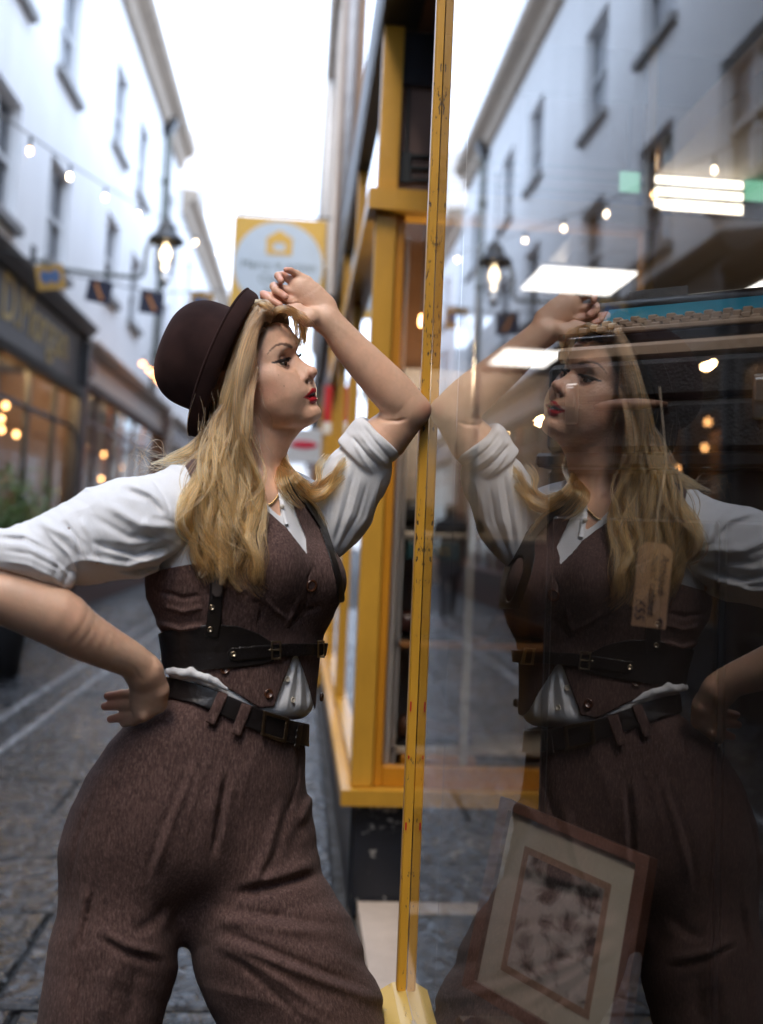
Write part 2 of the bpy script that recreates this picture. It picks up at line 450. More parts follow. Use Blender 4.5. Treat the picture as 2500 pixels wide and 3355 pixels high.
# downpipe on the white terrace
dp = empty('downpipe', (-3.28, 20.6, 3.6)); tag(dp, 'dark cast-iron downpipe running up the white wall behind the lantern', 'pipe')
MB().tube([(-3.30, 20.6, 3.7), (-3.30, 20.6, 9.3)], 0.06, 10).build('pipe', M['iron_grey'], dp)
for zz in (4.6, 6.4, 8.2): MB().lathe([(.085, -.06), (.085, .06)], (-3.30, 20.6, zz), 10).build('collar', M['iron_grey'], dp)
MB().prism([(-3.392, 9.5), (-3.392, 9.2), (-3.24, 9.2), (-3.12, 9.5)], 'y', 20.45, 20.75).build('hopper', M['iron'], dp)

# ------------------------------------------------------------------ shopfronts on the left
def shop_room(root, y0, y1, x0, x1, z1, back, ceil):
    """shallow shop interior: floor, back wall, ends, ceiling"""
    MB().box(x0, x0+.05, y0, y1, 0, z1).build('back_wall', back, root)
    b = MB(); b.box(x0+.051, x1, y0, y0+.05, 0, z1); b.box(x0+.051, x1, y1-.05, y1, 0, z1)
    b.build('end_walls', back, root)
    MB().box(x0+.051, x1, y0+.051, y1-.051, z1-.05, z1).build('ceiling', ceil, root)

def left_shop(name, label, y0, y1, X, fz0, fz1, paint, fascia_m, trim, posts, lights, woods, glow, stall=0.55, cornice_m=None):
    root = empty(name, (X, (y0+y1)/2, 0)); tag(root, label, 'shopfront')
    MB().box(X-.10, X, y0+.16, y1-.16, fz0, fz1).build('fascia', fascia_m, root)
    b = MB().prism([(X-.26, fz1+.003), (X+.05, fz1+.003), (X+.14, fz1+.10), (X+.16, fz1+.15), (X-.26, fz1+.22)], 'y', y0-.06, y1+.06)
    b.build('cornice', cornice_m or trim, root)
    b = MB().prism([(X-.1, fz0-.09), (X+.03, fz0-.09), (X+.07, fz0-.004), (X-.1, fz0-.004)], 'y', y0+.16, y1-.16)
    b.build('architrave', trim, root)
    for yy in (y0, y1-.155):
        p = MB().box(X-.1, X+.035, yy, yy+.155, 0.0, fz1-.004, bev=.008).build('pilaster', trim, root)
        MB().box(X+.0355, X+.05, yy+.03, yy+.125, .35, fz0-.15).build('panel', paint, p)
        MB().box(X-.05, X+.10, yy-.012, yy+.167, fz0+.05, fz1-.06, bev=.02).build('console', trim, p)
    MB().box(X-.1, X-.03, y0+.16, y1-.16, 0, stall).build('stallriser', paint, root)
    MB().box(X-.1, X+.03, y0+.16, y1-.16, stall+.002, stall+.06).build('sill', trim, root)
    ps = [y0+.16]+list(posts)+[y1-.16]
    for yy in posts: MB().box(X-.09, X-.035, yy-.035, yy+.035, stall+.062, fz0-.092).build('mullion', paint, root)
    for i in range(len(ps)-1):
        a, c = ps[i]+.036, ps[i+1]-.036
        MB().box(X-.066, X-.058, a, c, stall+.062, fz0-.092).build('pane', M['left_glass'], root)
        MB().box(X-.085, X-.05, a, c, fz0-.52, fz0-.47).build('transom', paint, root)
    shop_room(root, y0+.1, y1-.1, X-2.2, X-.11, fz0+.2, M['brown_room'], M['dark_room'])
    for (ya, yb, xx) in woods: MB().box(X-xx-.04, X-xx, ya, yb, 0.05, 2.35, bev=.006).build('wooden_panel', M['wood'], root)
    for (yy, zz, xx) in lights:
        MB().lathe([(.006, .04), (.024, .024), (.032, 0), (.024, -.025), (.003, -.036)], (X-xx, yy, zz), 12).build('lamp', M['bulb_amber'], root)
    for (yy, zz, e) in glow:
        ld = bpy.data.lights.new('shop_fill_light', 'POINT'); ld.energy = e*3; ld.color = (1, .58, .28); ld.shadow_soft_size = .08  # unseen point lights behind the fascia, added to warm the interior
        lo = bpy.data.objects.new('shop_fill_light', ld); lo.location = (X-.35, yy, fz0+.06); link(lo, root)
    return root
s1 = left_shop('shopfront', 'dark grey shopfront with gold lettering on its fascia at the left edge', 7.6, 13.35, -3.13, 2.90, 3.58,
          M['grey_paint'], M['fascia_grey'], M['grey_paint'], (8.7, 9.9, 11.05, 12.2),
          [(9.3, 2.42, .5), (9.6, 2.2, .6), (10.3, 2.35, .5), (10.9, 2.25, .6), (11.15, 2.32, .5), (9.9, 2.5, .4), (10.6, 2.05, .7), (11.45, 2.45, .4), (12.0, 2.35, .6), (12.7, 2.1, .5), (11.7, 2.2, .5), (12.3, 2.2, .5), (8.6, 2.3, .5)],
          [(10.1, 10.95, .35), (8.8, 9.5, .6), (11.35, 11.9, .9)], [(10.6, 2.2, 14), (12.2, 2.0, 8), (9.0, 2.2, 8)])
for ch, yy, zz in (('D', 9.92, 0), ('.', 10.2, -.0), ('M', 10.55, 0), ('o', 10.98, 0), ('r', 11.28, 0), ('g', 11.58, 0), ('a', 11.92, 0), ('n', 12.26, 0)):
    text_mesh(ch, 0.66, M['gold'], 'letter', s1, (-3.125, yy, 3.12), (0, 1, 0), (0, 0, 1), 0.004, base=True)
s2 = left_shop('shopfront', 'cream painted shopfront with oxblood pilaster beyond the dark grey one', 13.45, 21.3, -3.13, 3.05, 3.42,
          M['brown_paint'], M['cream_paint'], M['brown_paint'], (14.6, 15.7, 16.8, 17.9, 19.0, 20.1),
          [(14.9, 2.1, .5), (15.1, 1.8, .5), (15.4, 1.6, .6), (17.2, 2.3, .4), (17.6, 1.9, .5), (18.1, 1.5, .5), (18.3, 1.45, .4), (19.4, 2.2, .5)],
          [(15.8, 16.5, .4), (18.0, 18.7, .6)], [(15.6, 2.2, 12), (18.4, 2.1, 10)], cornice_m=M['cream_paint'])
s3 = left_shop('shopfront', 'small cream posted shopfront farthest along the left side', 21.4, 29, -3.05, 2.9, 3.3,
          M['cream_paint'], M['brown_paint'], M['cream_paint'], (23, 24.6, 26.2),
          [(22.4, 2.2, .4), (23.8, 1.9, .4)], [], [(24, 2.1, 10)])
s0 = left_shop('shopfront', 'dark panelled shopfront opposite the window, nearest on the left', 1.2, 7.5, -3.13, 2.75, 3.3,
          M['wood_dark'], M['brown_room'], M['wood_dark'], (2.4, 3.6, 4.8, 6.0),
          [(3.0, 2.3, .5), (4.2, 2.2, .5), (5.4, 2.3, .5), (6.6, 2.2, .5)], [(3.8, 4.5, .4), (6.1, 6.8, .4)], [(6.9, 2.1, 5)])

# ------------------------------------------------------------------ buildings on the right, past the yellow shop
rb = empty('brick_building', (0.5, 15, 0)); tag(rb, 'tall grey building with pipes at the right side, past the yellow shop', 'building')
ops = [(11.0, 12.0, 4.2, 5.6), (13.6, 14.6, 4.2, 5.6), (16.4, 17.4, 4.2, 5.6), (20, 21, 4.2, 5.6), (24, 25, 4.2, 5.6)]
wall_x(-0.02, 9.4, 34, 3.05, 7.3, ops, .12, 1, .22).build('wall', M['tan_brick'], rb)
for o in ops: sash_window(rb, -0.02, 1, *o, .12, M['sill_dark'])
MB().prism([(-.022, 7.0), (-.12, 7.05), (-.16, 7.25), (-.16, 7.34), (.22, 7.4), (.22, 7.302), (-.022, 7.302)], 'y', 9.35, 34).build('eaves', M['cornice'], rb)
for yy, m_ in ((9.35, M['pipe']), (12.6, M['sash'])):
    MB().tube([(.06 if yy < 10 else -.075, yy, 3.2), (.06 if yy < 10 else -.075, yy, 6.98)], .045, 10).build('drainpipe', m_, rb)
for yy in (9.41, 10.6, 15.0):
    MB().box(-.045, -.0205, yy, yy+(.10 if yy < 10 else .5), 3.2, 6.9).build('render_strip', M['cream_wall'], rb)

def right_shop(name, label, y0, y1, paint, trim, fz, lights):
    X = 0.0
    root = empty(name, (X, (y0+y1)/2, 0)); tag(root, label, 'shopfront')
    MB().box(X, X+.1, y0+.13, y1-.13, fz, fz+.45).build('fascia', trim, root)
    MB().prism([(X+.15, fz+.453), (X-.08, fz+.453), (X-.11, fz+.55), (X+.15, fz+.6)], 'y', y0, y1).build('cornice', M['black'], root)
    for yy in (y0, y1-.125): MB().box(X-.03, X+.1, yy, yy+.125, 0, fz+.45, bev=.006).build('pilaster', paint, root)
    MB().box(X+.02, X+.1, y0+.13, y1-.13, 0, .5).build('stallriser', M['navy'], root)
    MB().box(X-.02, X+.1, y0+.13, y1-.13, .502, .56).build('sill', paint, root)
    n = max(2, int((y1-y0)/1.3)); ys = [y0+.13+(y1-y0-.26)*k/n for k in range(n+1)]
    for yy in ys[1:-1]: MB().box(X, X+.06, yy-.03, yy+.03, .562, fz-.002).build('mullion', paint, root)
    for i in range(n): MB().box(X+.022, X+.03, ys[i]+.031, ys[i+1]-.031, .562, fz-.002).build('pane', M['shop_glass'], root)
    MB().box(X+1.2, X+1.25, y0+.1, y1-.1, 0, fz+.2).build('back_wall', M['brown_room'], root)
    MB().box(X+.11, X+1.199, y0+.1, y1-.1, fz+.1, fz+.2).build('ceiling', M['dark_room'], root)
    e_ = MB(); e_.box(X+.11, X+1.199, y0+.1, y0+.14, 0, fz+.09); e_.box(X+.11, X+1.199, y1-.14, y1-.1, 0, fz+.09); e_.build('end_walls', M['brown_room'], root)
    for (yy, zz, m_) in lights: MB().lathe([(.01, .05), (.04, .03), (.05, 0), (.035, -.04), (.005, -.05)], (X+.35, yy, zz), 12).build('lamp', m_, root)
    return root
right_shop('shopfront', 'mustard framed shopfront behind the face, past the yellow bay', 8.15, 12.6, M['yellow'], M['brown_paint'], 2.6, [(9.2, 1.9, M['bulb']), (10.5, 1.75, M['bulb'])])
right_shop('shopfront', 'dark shopfront farther along the right side', 12.7, 19, M['brown_paint'], M['wood_dark'], 2.6, [(14, 2.0, M['bulb']), (16, 1.9, M['bulb'])])
right_shop('shopfront', 'cream shopfront at the far right end of the lane', 19.1, 33.8, M['cream_paint'], M['cream_paint'], 2.6, [(23, 2.0, M['bulb']), (28, 1.9, M['bulb'])])
# small red and white hanging sign between arm and face
rs = empty('hanging_sign', (-0.12, 7.2, 1.9)); tag(rs, 'small red hanging sign with white foot seen under the raised forearm', 'sign')
MB().box(.60-.60-.075, -.02, 7.19, 7.21, 2.02, 2.28, bev=.004).build('board', mat('red_sign_paint', (.55, .02, .02), .4, .1), rs)
MB().box(-.078, -.017, 7.187, 7.213, 1.93, 2.015, bev=.004).build('foot_board', mat('white_sign_paint', (.8, .74, .66), .4, .1), rs)
MB().tube([(-.048, 7.2, 2.281), (-.048, 7.2, 2.33), (.0, 7.2, 2.33)], .006, 6).build('bracket', M['iron'], rs)

# unseen upper floors and lane end, added to block sky; lane behind viewpoint
ub = empty('sky_block_storeys', (2, -2, 3.3)); tag(ub, 'unseen pale upper storeys added above the yellow shopfronts to block sky light', 'building')
ops = [(yc-.5, yc+.5, 4.4, 5.8) for yc in (-10, -7, -4, -1, 2, 5, 7.6)]
wall_x(.72, -13, 9.3, 3.31, 10.2, ops, .12, 1, 3).build('wall', M['cream_wall'], ub)
for o in ops: sash_window(ub, .72, 1, *o, .12, M['sill_dark'])
lb = empty('sky_block_lane_end', (-1.5, -14, 0)); tag(lb, 'unseen pale building added across the lane behind the viewpoint to block sky light', 'building')
MB().box(-8, 6, -16, -13.2, 0, 8.5).build('wall', M['cream_wall'], lb)
MB().box(-8.1, 6.1, -16.1, -13.05, 8.503, 8.8).build('cornice', M['cornice'], lb)
nsf = right_shop('shopfront', 'navy based shopfront nearest the viewpoint on the window side', -12.8, -.75, M['yellow'], M['navy'], 2.6, [])
left_shop('shopfront', 'dark timber shopfront on the left behind the viewpoint', -12.8, 1.1, -3.13, 2.75, 3.3, M['wood_dark'], M['brown_room'], M['wood_dark'], (-10.5, -8, -5.5, -3, -1), [], [], [])

# ------------------------------------------------------------------ worn yellow paint of the near glazing bead, and chipped navy
def worn_paint(name, col, under, amount=0.62, scale=60, stretch=(1, 1, .25), rough=.35, col_v=.14, red=None):
    m, N, L, P = node_mat(name)
    tc = N.new('ShaderNodeTexCoord'); mp = N.new('ShaderNodeMapping'); mp.inputs['Scale'].default_value = stretch
    L.new(tc.outputs['Object'], mp.inputs['Vector'])
    n1 = N.new('ShaderNodeTexNoise'); n1.inputs['Scale'].default_value = scale; n1.inputs['Detail'].default_value = 6; n1.inputs['Roughness'].default_value = .7
    n2 = N.new('ShaderNodeTexNoise'); n2.inputs['Scale'].default_value = 7; n2.inputs['Detail'].default_value = 5
    n3 = N.new('ShaderNodeTexNoise'); n3.inputs['Scale'].default_value = 3.2; n3.inputs['Detail'].default_value = 2
    for n in (n1, n2): L.new(mp.outputs[0], n.inputs['Vector'])
    L.new(tc.outputs['Object'], n3.inputs['Vector'])
    r2 = N.new('ShaderNodeValToRGB'); r2.color_ramp.elements[0].position = .3; r2.color_ramp.elements[1].position = .7
    r2.color_ramp.elements[0].color = (*[c*(1-col_v*1.6) for c in col], 1); r2.color_ramp.elements[1].color = (*[min(1, c*(1+col_v)) for c in col], 1)
    L.new(n2.outputs['Fac'], r2.inputs['Fac'])
    ad = N.new('ShaderNodeMath'); ad.operation = 'MULTIPLY_ADD'; ad.inputs[1].default_value = .55; ad.inputs[2].default_value = 0
    L.new(n3.outputs['Fac'], ad.inputs[0])
    a2 = N.new('ShaderNodeMath'); a2.operation = 'ADD'; L.new(n1.outputs['Fac'], a2.inputs[0]); L.new(ad.outputs[0], a2.inputs[1])
    r1 = N.new('ShaderNodeValToRGB'); r1.color_ramp.elements[0].position = amount+.27; r1.color_ramp.elements[1].position = amount+.31
    L.new(a2.outputs[0], r1.inputs['Fac'])
    mx = N.new('ShaderNodeMix'); mx.data_type = 'RGBA'
    L.new(r1.outputs[0], mx.inputs['Factor']); L.new(r2.outputs[0], mx.inputs['A']); mx.inputs['B'].default_value = (*under, 1)
    L.new(mx.outputs['Result'], P.inputs['Base Color'])
    b = N.new('ShaderNodeBump'); b.inputs['Strength'].default_value = .5; b.inputs['Distance'].default_value = .003; b.invert = True
    L.new(r1.outputs[0], b.inputs['Height']); L.new(b.outputs[0], P.inputs['Normal'])
    P.inputs['Roughness'].default_value = rough
    return m
M['bead'] = worn_paint('worn_yellow_bead', (0.60, 0.31, 0.03), (0.07, 0.04, 0.02), .61, 150, (1, 1, .35))
M['sill_pale'] = worn_paint('sun_bleached_yellow_sill', (0.66, 0.45, 0.12), (0.42, 0.36, 0.28), .56, 50, (1, .3, 1))
M['navy_chip'] = worn_paint('chipped_navy_paint', (0.009, 0.012, 0.02), (0.42, 0.41, 0.40), .60, 16, (1, 1, 1.6), .4)
M['red_mark'] = mat('red_paint_mark', (0.45, 0.01, 0.012), .4, .1)

# ------------------------------------------------------------------ the window she leans on: glass in the plane x = 0
GZ0, GZ1, GY0, GY1 = 0.53, 2.95, -0.6, 1.70
sw = empty('shop_window', (0, 0.6, 0)); tag(sw, 'large plate glass shop window with worn yellow glazing bead, reflecting the woman', 'shop window')
b = MB(); b.box(0.0, 0.006, GY0, GY1+.012, GZ0, GZ1)
pane = b.build('pane', glass_mat('plate_glass_face', (0.95, 0.955, 0.95), 0.075, gain=.9), sw)
inner = bpy.data.materials.new('plate_glass_body'); inner.use_nodes = True
inner.node_tree.nodes.clear()
_t = inner.node_tree.nodes.new('ShaderNodeBsdfTransparent'); _o = inner.node_tree.nodes.new('ShaderNodeOutputMaterial')
inner.node_tree.links.new(_t.outputs[0], _o.inputs['Surface'])
pane.data.materials.append(inner)
for p in pane.data.polygons: p.material_index = 0 if p.normal.x < -.9 else 1
bead = MB()
bead.prism([(-.0010, 1.700), (-.0130, 1.700), (-.0155, 1.704), (-.0155, 1.722), (-.0010, 1.722)], 'z', GZ0-.003, GZ1)
bead = bead.build('glazing_bead', M['bead'], sw)
for zz, hh in ((0.985, .016), (0.79, .012), (0.902, .005)):
    MB().box(-.0130, -.0105, 1.6985, 1.6998, zz-hh/2, zz+hh/2).build('red_mark', M['red_mark'], bead)
MB().prism([(-.0008, GZ0-.002), (-.020, GZ0-.006), (-.040, GZ0-.018), (-.044, GZ0-.03), (-.044, GZ0-.075), (-.034, GZ0-.09), (-.0008, GZ0-.095)], 'y', GY0, 1.738).build('window_sill', M['sill_pale'], sw)
MB().box(.002, .10, GY0, 1.71, 0.0, GZ0-.097).build('stallriser', M['navy_chip'], sw)
MB().box(.05, .95, 1.712, 1.720, .1, GZ1).build('return_pane', M['clear'], sw)
MB().box(.93, .985, 1.700, 1.735, 0.0, GZ1).build('door_post', M['yellow'], sw)
MB().box(-.02, .12, GY0, 1.74, GZ1+.002, 3.06).build('head_rail', M['yellow'], sw)

# ------------------------------------------------------------------ the yellow bay on the far side of the doorway
bay = empty('yellow_shopfront', (0.3, 5.6, 0)); tag(bay, 'mustard yellow bay shopfront with navy base across the doorway', 'shopfront')
YB = 3.40
MB().box(.022, .97, YB+.03, YB+.10, 0.0, .368).build('base_panel', M['navy_chip'], bay)
MB().box(.012, .08, YB+.102, 8.08, 0.0, .368).build('base_panel', M['navy'], bay)
MB().prism([(-.032, YB-.035), (.99, YB-.035), (.99, YB+.12), (.10, YB+.12), (.10, 8.1), (-.032, 8.1)], 'z', .37, .42).build('window_sill', M['yellow'], bay)
MB().box(.0, .072, YB, YB+.075, .422, 3.04, bev=.004).build('corner_post', M['yellow'], bay)
b = MB(); b.box(.074, .104, YB+.015, YB+.06, .422, 2.365, bev=.003); b.build('pane_frame', M['orange'], bay)
MB().box(.105, .97, YB+.015, YB+.06, .422, .488, bev=.003).build('bottom_rail', M['orange'], bay)
MB().prism([(-.03, YB-.04), (.99, YB-.04), (.99, YB+.10), (.09, YB+.10), (.09, 8.1), (-.03, 8.1)], 'z', 2.367, 2.440).build('transom_rail', M['yellow'], bay)
MB().box(.106, .955, YB+.03, YB+.036, .49, 2.364).build('pane', M['clear'], bay)
MB().box(.106, .128, YB+.062, YB+.095, .43, 2.30).build('inner_lining', mat('cream_lining', (.55, .52, .47), .6, .1), bay)
MB().box(.372, .398, YB+.062, YB+.09, .43, 2.30).build('inner_mullion', mat('cream_lining_paint', (.58, .54, .46), .6, .1), bay)
MB().box(.955, .985, YB+.0, YB+.08, .422, 3.04).build('door_post', M['yellow'], bay)
# leaded lights above the transom
MB().box(.074, 1.9, YB+.045, YB+.052, 2.445, 2.835).build('fanlight_pane', mat('brown_fanlight_glass', (.20, .135, .115), .25, .15, 3), bay)
M['lead'] = mat('leading', (.012, .016, .018), .5, .2)
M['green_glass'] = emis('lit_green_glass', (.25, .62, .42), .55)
fl = MB()
for zz in (2.502, 2.545, 2.588): fl.box(.112, 1.88, YB+.031, YB+.042, zz-.006, zz+.006)
fl.build('lead_bar', M['lead'], bay)
for xx in (.098, .525, .9, 1.36):
    MB().box(xx-.018, xx+.018, YB+.030, YB+.043, 2.49, 2.60).build('lead_block', M['lead'] if xx < .8 else mat('lead_block_paint', (.012, .016, .018), .5, .2), bay)
    MB().box(xx-.005, xx+.005, YB+.029, YB+.044, 2.605, 2.83).build('lead_bar', M['lead'], bay)
for xx in (.9, 1.36):
    MB().box(xx-.036, xx+.036, YB+.020, YB+.0285, 2.509, 2.581).build('green_quarry', M['green_glass'], bay)
lt = MB(); lt.box(.99, 1.325, YB+.043, YB+.0445, 2.462, 2.66); lt.build('light_diffuser', M['tube_light'], bay)
MB().box(.074, 1.9, YB+.02, YB+.07, 2.838, 3.03).build('top_panel', M['navy'], bay)
# street side of the bay, seen nearly edge-on
for yy in (4.9, 6.45, 8.03):
    MB().box(-.003, .06, yy-.035, yy+.035, .422, 2.364, bev=.004).build('mullion', M['yellow'], bay)
    MB().box(-.003, .06, yy-.035, yy+.035, 2.442, 3.04, bev=.004).build('mullion', M['yellow'], bay)
for a, c in ((YB+.08, 4.863), (4.937, 6.413), (6.487, 7.993)):
    MB().box(.02, .026, a, c, .424, 2.364).build('pane', M['shop_glass'], bay)
    MB().box(.02, .026, a, c, 2.443, 3.03).build('fanlight_pane', M['shop_glass'], bay)
    f = MB(); f.box(.004, .055, a, a+.028, .423, 2.364); f.box(.004, .055, c-.028, c, .423, 2.364); f.box(.004, .055, a+.029, c-.029, .423, .47)
    f.build('pane_frame', M['yellow'], bay)
MB().prism([(.12, 3.045), (-.012, 3.045), (-.022, 3.09), (-.022, 3.30), (.12, 3.34)], 'y', 1.6, 8.12).build('roof_fascia', M['black'], bay)
MB().box(.122, 2.0, 1.6, 8.1, 3.045, 3.10).build('soffit', mat('brown_soffit', (.16, .075, .03), .5, .2, 4), bay)
MB().box(.6, 4.2, -1, 8.1, 3.12, 3.3).build('flat_roof', M['pipe'], bay)
# display inside the bay
dsp = empty('display_shelves', (.45, 3.8, .42)); tag(dsp, 'cream shoe display shelves behind the glass of the yellow bay', 'shelves')
for zz in (.52, .885, 1.27): MB().box(.14, .92, 3.56, 3.84, zz-.022, zz, bev=.003).build('shelf', mat('cream_shelf', (.50, .44, .36), .6, .1) if zz != .885 else M['wood'], dsp)
MB().box(.13, .94, 3.845, 3.865, .41, 1.9).build('back_board', mat('grey_back_board', (.20, .18, .17), .7, .2, 3), dsp)
MB().box(.14, .16, 3.56, 3.843, .41, 1.6).build('side_board', mat('white_side_board', (.58, .56, .53), .6, .1), dsp)
bx = MB().box(.18, .44, 3.52, 3.78, .422, .496, bev=.003).build('shoe_box', M['orange']); tag(bx, 'orange shoe box under the lowest display shelf in the yellow bay', 'box')
def shoe(x, y, z, rz, m_, label, s=1.0):
    root = empty('shoe', (x, y, z)); tag(root, label, 'shoe', 'shoes on the display shelves')
    ca, sa = math.cos(rz), math.sin(rz)
    b = MB(); ring = []
    secs = [(-.13, .022, .052, .0), (-.115, .033, .085, 0), (-.06, .035, .088, 0), (-.015, .036, .072, 0), (.04, .040, .056, 0), (.09, .041, .044, 0), (.125, .03, .034, 0), (.14, .012, .022, 0)]
    v = []; n = 12
    for (l, w, h, _) in secs:
        for k in range(n):
            a = 2*math.pi*k/n
            lx, wy, hz = l, w*math.cos(a), .016+(h-.0)*max(0, .5+.5*math.sin(a))**.75
            v.append((x+s*(ca*lx-sa*wy), y+s*(sa*lx+ca*wy), z+s*hz))
    f = [(i*n+k, i*n+(k+1) % n, (i+1)*n+(k+1) % n, (i+1)*n+k) for i in range(len(secs)-1) for k in range(n)]
    f += [tuple(range(n-1, -1, -1)), tuple((len(secs)-1)*n+k for k in range(n))]
    b.add(v, f, True); b.build('upper', m_, root)
    pts = [(-.138, -.03), (-.1, -.036), (0, -.036), (.08, -.043), (.13, -.032), (.148, 0), (.13, .032), (.08, .043), (0, .036), (-.1, .036), (-.138, .03)]
    MB().prism([(x+s*(ca*p-sa*q), y+s*(sa*p+ca*q)) for p, q in pts], 'z', z+.001, z+.0155*s).build('sole', M['black'], root)
    return root
brown_l = mat('brown_leather', (.07, .028, .014), .4, .25, 10)
shoe(.30, 3.63, .521, .15, brown_l, 'brown leather shoe on the lowest shelf of the yellow bay')
shoe(.28, 3.64, .886, .2, mat('oxblood_leather', (.055, .016, .012), .35, .2, 10), 'dark oxblood shoe on the middle shelf of the yellow bay')
shoe(.30, 3.63, 1.271, .1, M['black'], 'black boot on the top shelf of the yellow bay', 1.15)
shoe(.62, 3.66, .886, .3, brown_l, 'brown shoe to the right on the middle shelf of the yellow bay')
pl = MB().box(.17, .36, 3.545, 3.556, 1.175, 1.235, bev=.002).build('shelf_plaque', mat('teal_plaque', (.02, .07, .08), .4, .2)); tag(pl, 'small teal plaque with gold letters on the top shelf edge', 'sign')
text_mesh('SHOES', .042, M['gold'], 'lettering', pl, (.262, 3.5435, 1.205), (1, 0, 0), (0, 0, 1), .001)
bl = empty('pendant_lamp', (.30, 3.95, 2.05)); tag(bl, 'small warm lamp hanging inside the yellow bay', 'lamp')
MB().lathe([(.004, 2.10), (.010, 2.09), (.013, 2.07), (.010, 2.055), (.002, 2.05)], (.215, 3.78, 0), 12).build('bulb', M['bulb_amber'], bl)
MB().tube([(.215, 3.78, 2.112), (.215, 3.78, 3.04)], .003, 5).build('flex', M['iron'], bl)
ld = bpy.data.lights.new('shelf_fill_light', 'POINT'); ld.energy = 5; ld.color = (1, .78, .55); ld.shadow_soft_size = .05  # point light apart from the bulb, added to brighten the shelves
lo = bpy.data.objects.new('shelf_fill_light', ld); lo.location = (.34, 3.56, 1.85); link(lo, bl)
bp = MB().box(.10, .40, 4.15, 4.2, 1.55, 3.0).build('partition', mat('brown_partition', (.23, .10, .035), .6, .45, 1.6, stretch=(1.5, 1, .6))); tag(bp, 'brown wooden partition behind the upper panes of the yellow bay', 'partition')

# doorway: stone step, mat, inner door
st = MB().prism([(.04, 1.78), (.97, 1.78), (.97, 3.418), (.04, 3.418)], 'z', -.012, .05).build('doorstep', M['stone_step']); tag(st, 'pale worn stone doorstep between the two yellow windows', 'step')
dm = MB().box(.17, .90, 1.95, 3.28, .052, .064, bev=.003).build('doormat', mat('dark_doormat', (.02, .024, .028), .95, .3, 60, .4, 300)); tag(dm, 'dark doormat on the pale stone step', 'mat')

# ------------------------------------------------------------------ interior behind the glass
room = empty('shop_interior', (2, 4, 0)); tag(room, kind='structure')
MB().box(4.0, 4.1, -1.0, 12.4, 0, 2.7).build('back_wall', M['dark_room'], room)
MB().box(.1, 4.0, 12.3, 12.4, 0, 2.7).build('end_wall', M['brown_room'], room)
MB().box(.1, 4.0, -1.1, -1.0, 0, 2.7).build('end_wall', M['dark_room'], room)
b = MB().box(1.0, 3.999, 1.75, 12.29, 2.585, 2.69); b.box(.13, 3.999, -.99, 1.66, 2.75, 2.80)
b.build('ceiling', M['ceiling'], room)
MB().box(1.0, 3.999, -.99, 12.29, .0, .03).build('floor', M['wood_dark'], room)
MB().box(.11, .999, -.55, 1.69, .46, .505, bev=.003).build('display_floor', M['dark_room'], room)
for i, (xa, xb, ya, yb, lb) in enumerate(((.87, 1.39, 4.66, 5.2, 'bright square ceiling light panel above the reflected wrist'), (1.15, 1.62, 6.88, 7.6, 'square ceiling light panel behind the reflected forearm'),
                          (2.15, 2.7, 9.8, 10.7, 'small distant ceiling light panel beside the reflected elbow'), (1.98, 2.52, 4.69, 5.24, 'square ceiling light panel above the typewriter at the right edge'))):
    c = empty('ceiling_light', ((xa+xb)/2, (ya+yb)/2, 2.57)); tag(c, lb, 'ceiling light', 'square ceiling light panels')
    f = MB(); t = .02
    f.box(xa, xb, ya, ya+t, 2.566, 2.584); f.box(xa, xb, yb-t, yb, 2.566, 2.584); f.box(xa, xa+t, ya+t, yb-t, 2.566, 2.584); f.box(xb-t, xb, ya+t, yb-t, 2.566, 2.584)
    f.build('frame', M['sash'], c)
    MB().box(xa+t, xb-t, ya+t, yb-t, 2.570, 2.576).build('diffuser', M['panel_light'], c)

# ---- dark music cabinet, suitcase, typewriter, tag, framed print: things in the window
def obox(b, o, ex, ey, x0, x1, y0, y1, z0, z1, bev=0.0):
    """box in a frame: o origin, ex / ey horizontal unit axes, z up"""
    t = MB().box(x0, x1, y0, y1, z0, z1, bev=bev)
    b.add([(o[0]+ex[0]*q[0]+ey[0]*q[1], o[1]+ex[1]*q[0]+ey[1]*q[1], o[2]+q[2]) for q in t.v], t.f)
    return b
ang = R_(-40); EX = (math.cos(ang), math.sin(ang)); EY = (-math.sin(ang), math.cos(ang))
O = (.170, 1.53, 0.0)
cab = empty('music_cabinet', (.4, 1.595, .505)); tag(cab, 'dark wooden music cabinet standing in the shop window behind the tag', 'cabinet')
obox(MB(), O, EX, EY, -.02, .56, .03, .40, .506, 1.383, .006).build('carcass', M['black'], cab)
obox(MB(), O, EX, EY, .0, .255, .012, .029, .56, 1.31, .004).build('door', mat('cabinet_door', (.010, .007, .006), .4, .3, 5), cab)
obox(MB(), O, EX, EY, .265, .535, .012, .029, .56, 1.31, .004).build('door', mat('cabinet_door_wood', (.010, .007, .006), .4, .3, 5), cab)
obox(MB(), O, EX, EY, -.03, .57, .005, .41, 1.385, 1.407, .005).build('top', M['black'], cab)
case = empty('suitcase', (.4, 1.5, 1.408)); tag(case, 'black suitcase with metal latches and handle lying on the cabinet', 'suitcase')
chrome = mat('worn_nickel', (.55, .52, .47), .3, .15, 40, metal=1.0)
leath = mat('black_leatherette', (.010, .010, .011), .55, .3, 40, .3, 220)
obox(MB(), O, EX, EY, -.01, .55, .0, .36, 1.408, 1.482, .008).build('base_shell', leath, case)
obox(MB(), O, EX, EY, -.01, .55, .0, .36, 1.485, 1.545, .008).build('lid_shell', leath, case)
for u in (.035, .315):
    l = obox(MB(), O, EX, EY, u-.011, u+.011, -.007, -.0005, 1.45, 1.513, .003).build('latch', chrome, case)
    obox(MB(), O, EX, EY, u-.007, u+.007, -.011, -.0075, 1.475, 1.507, .002).build('hasp', chrome, l)
hp = []
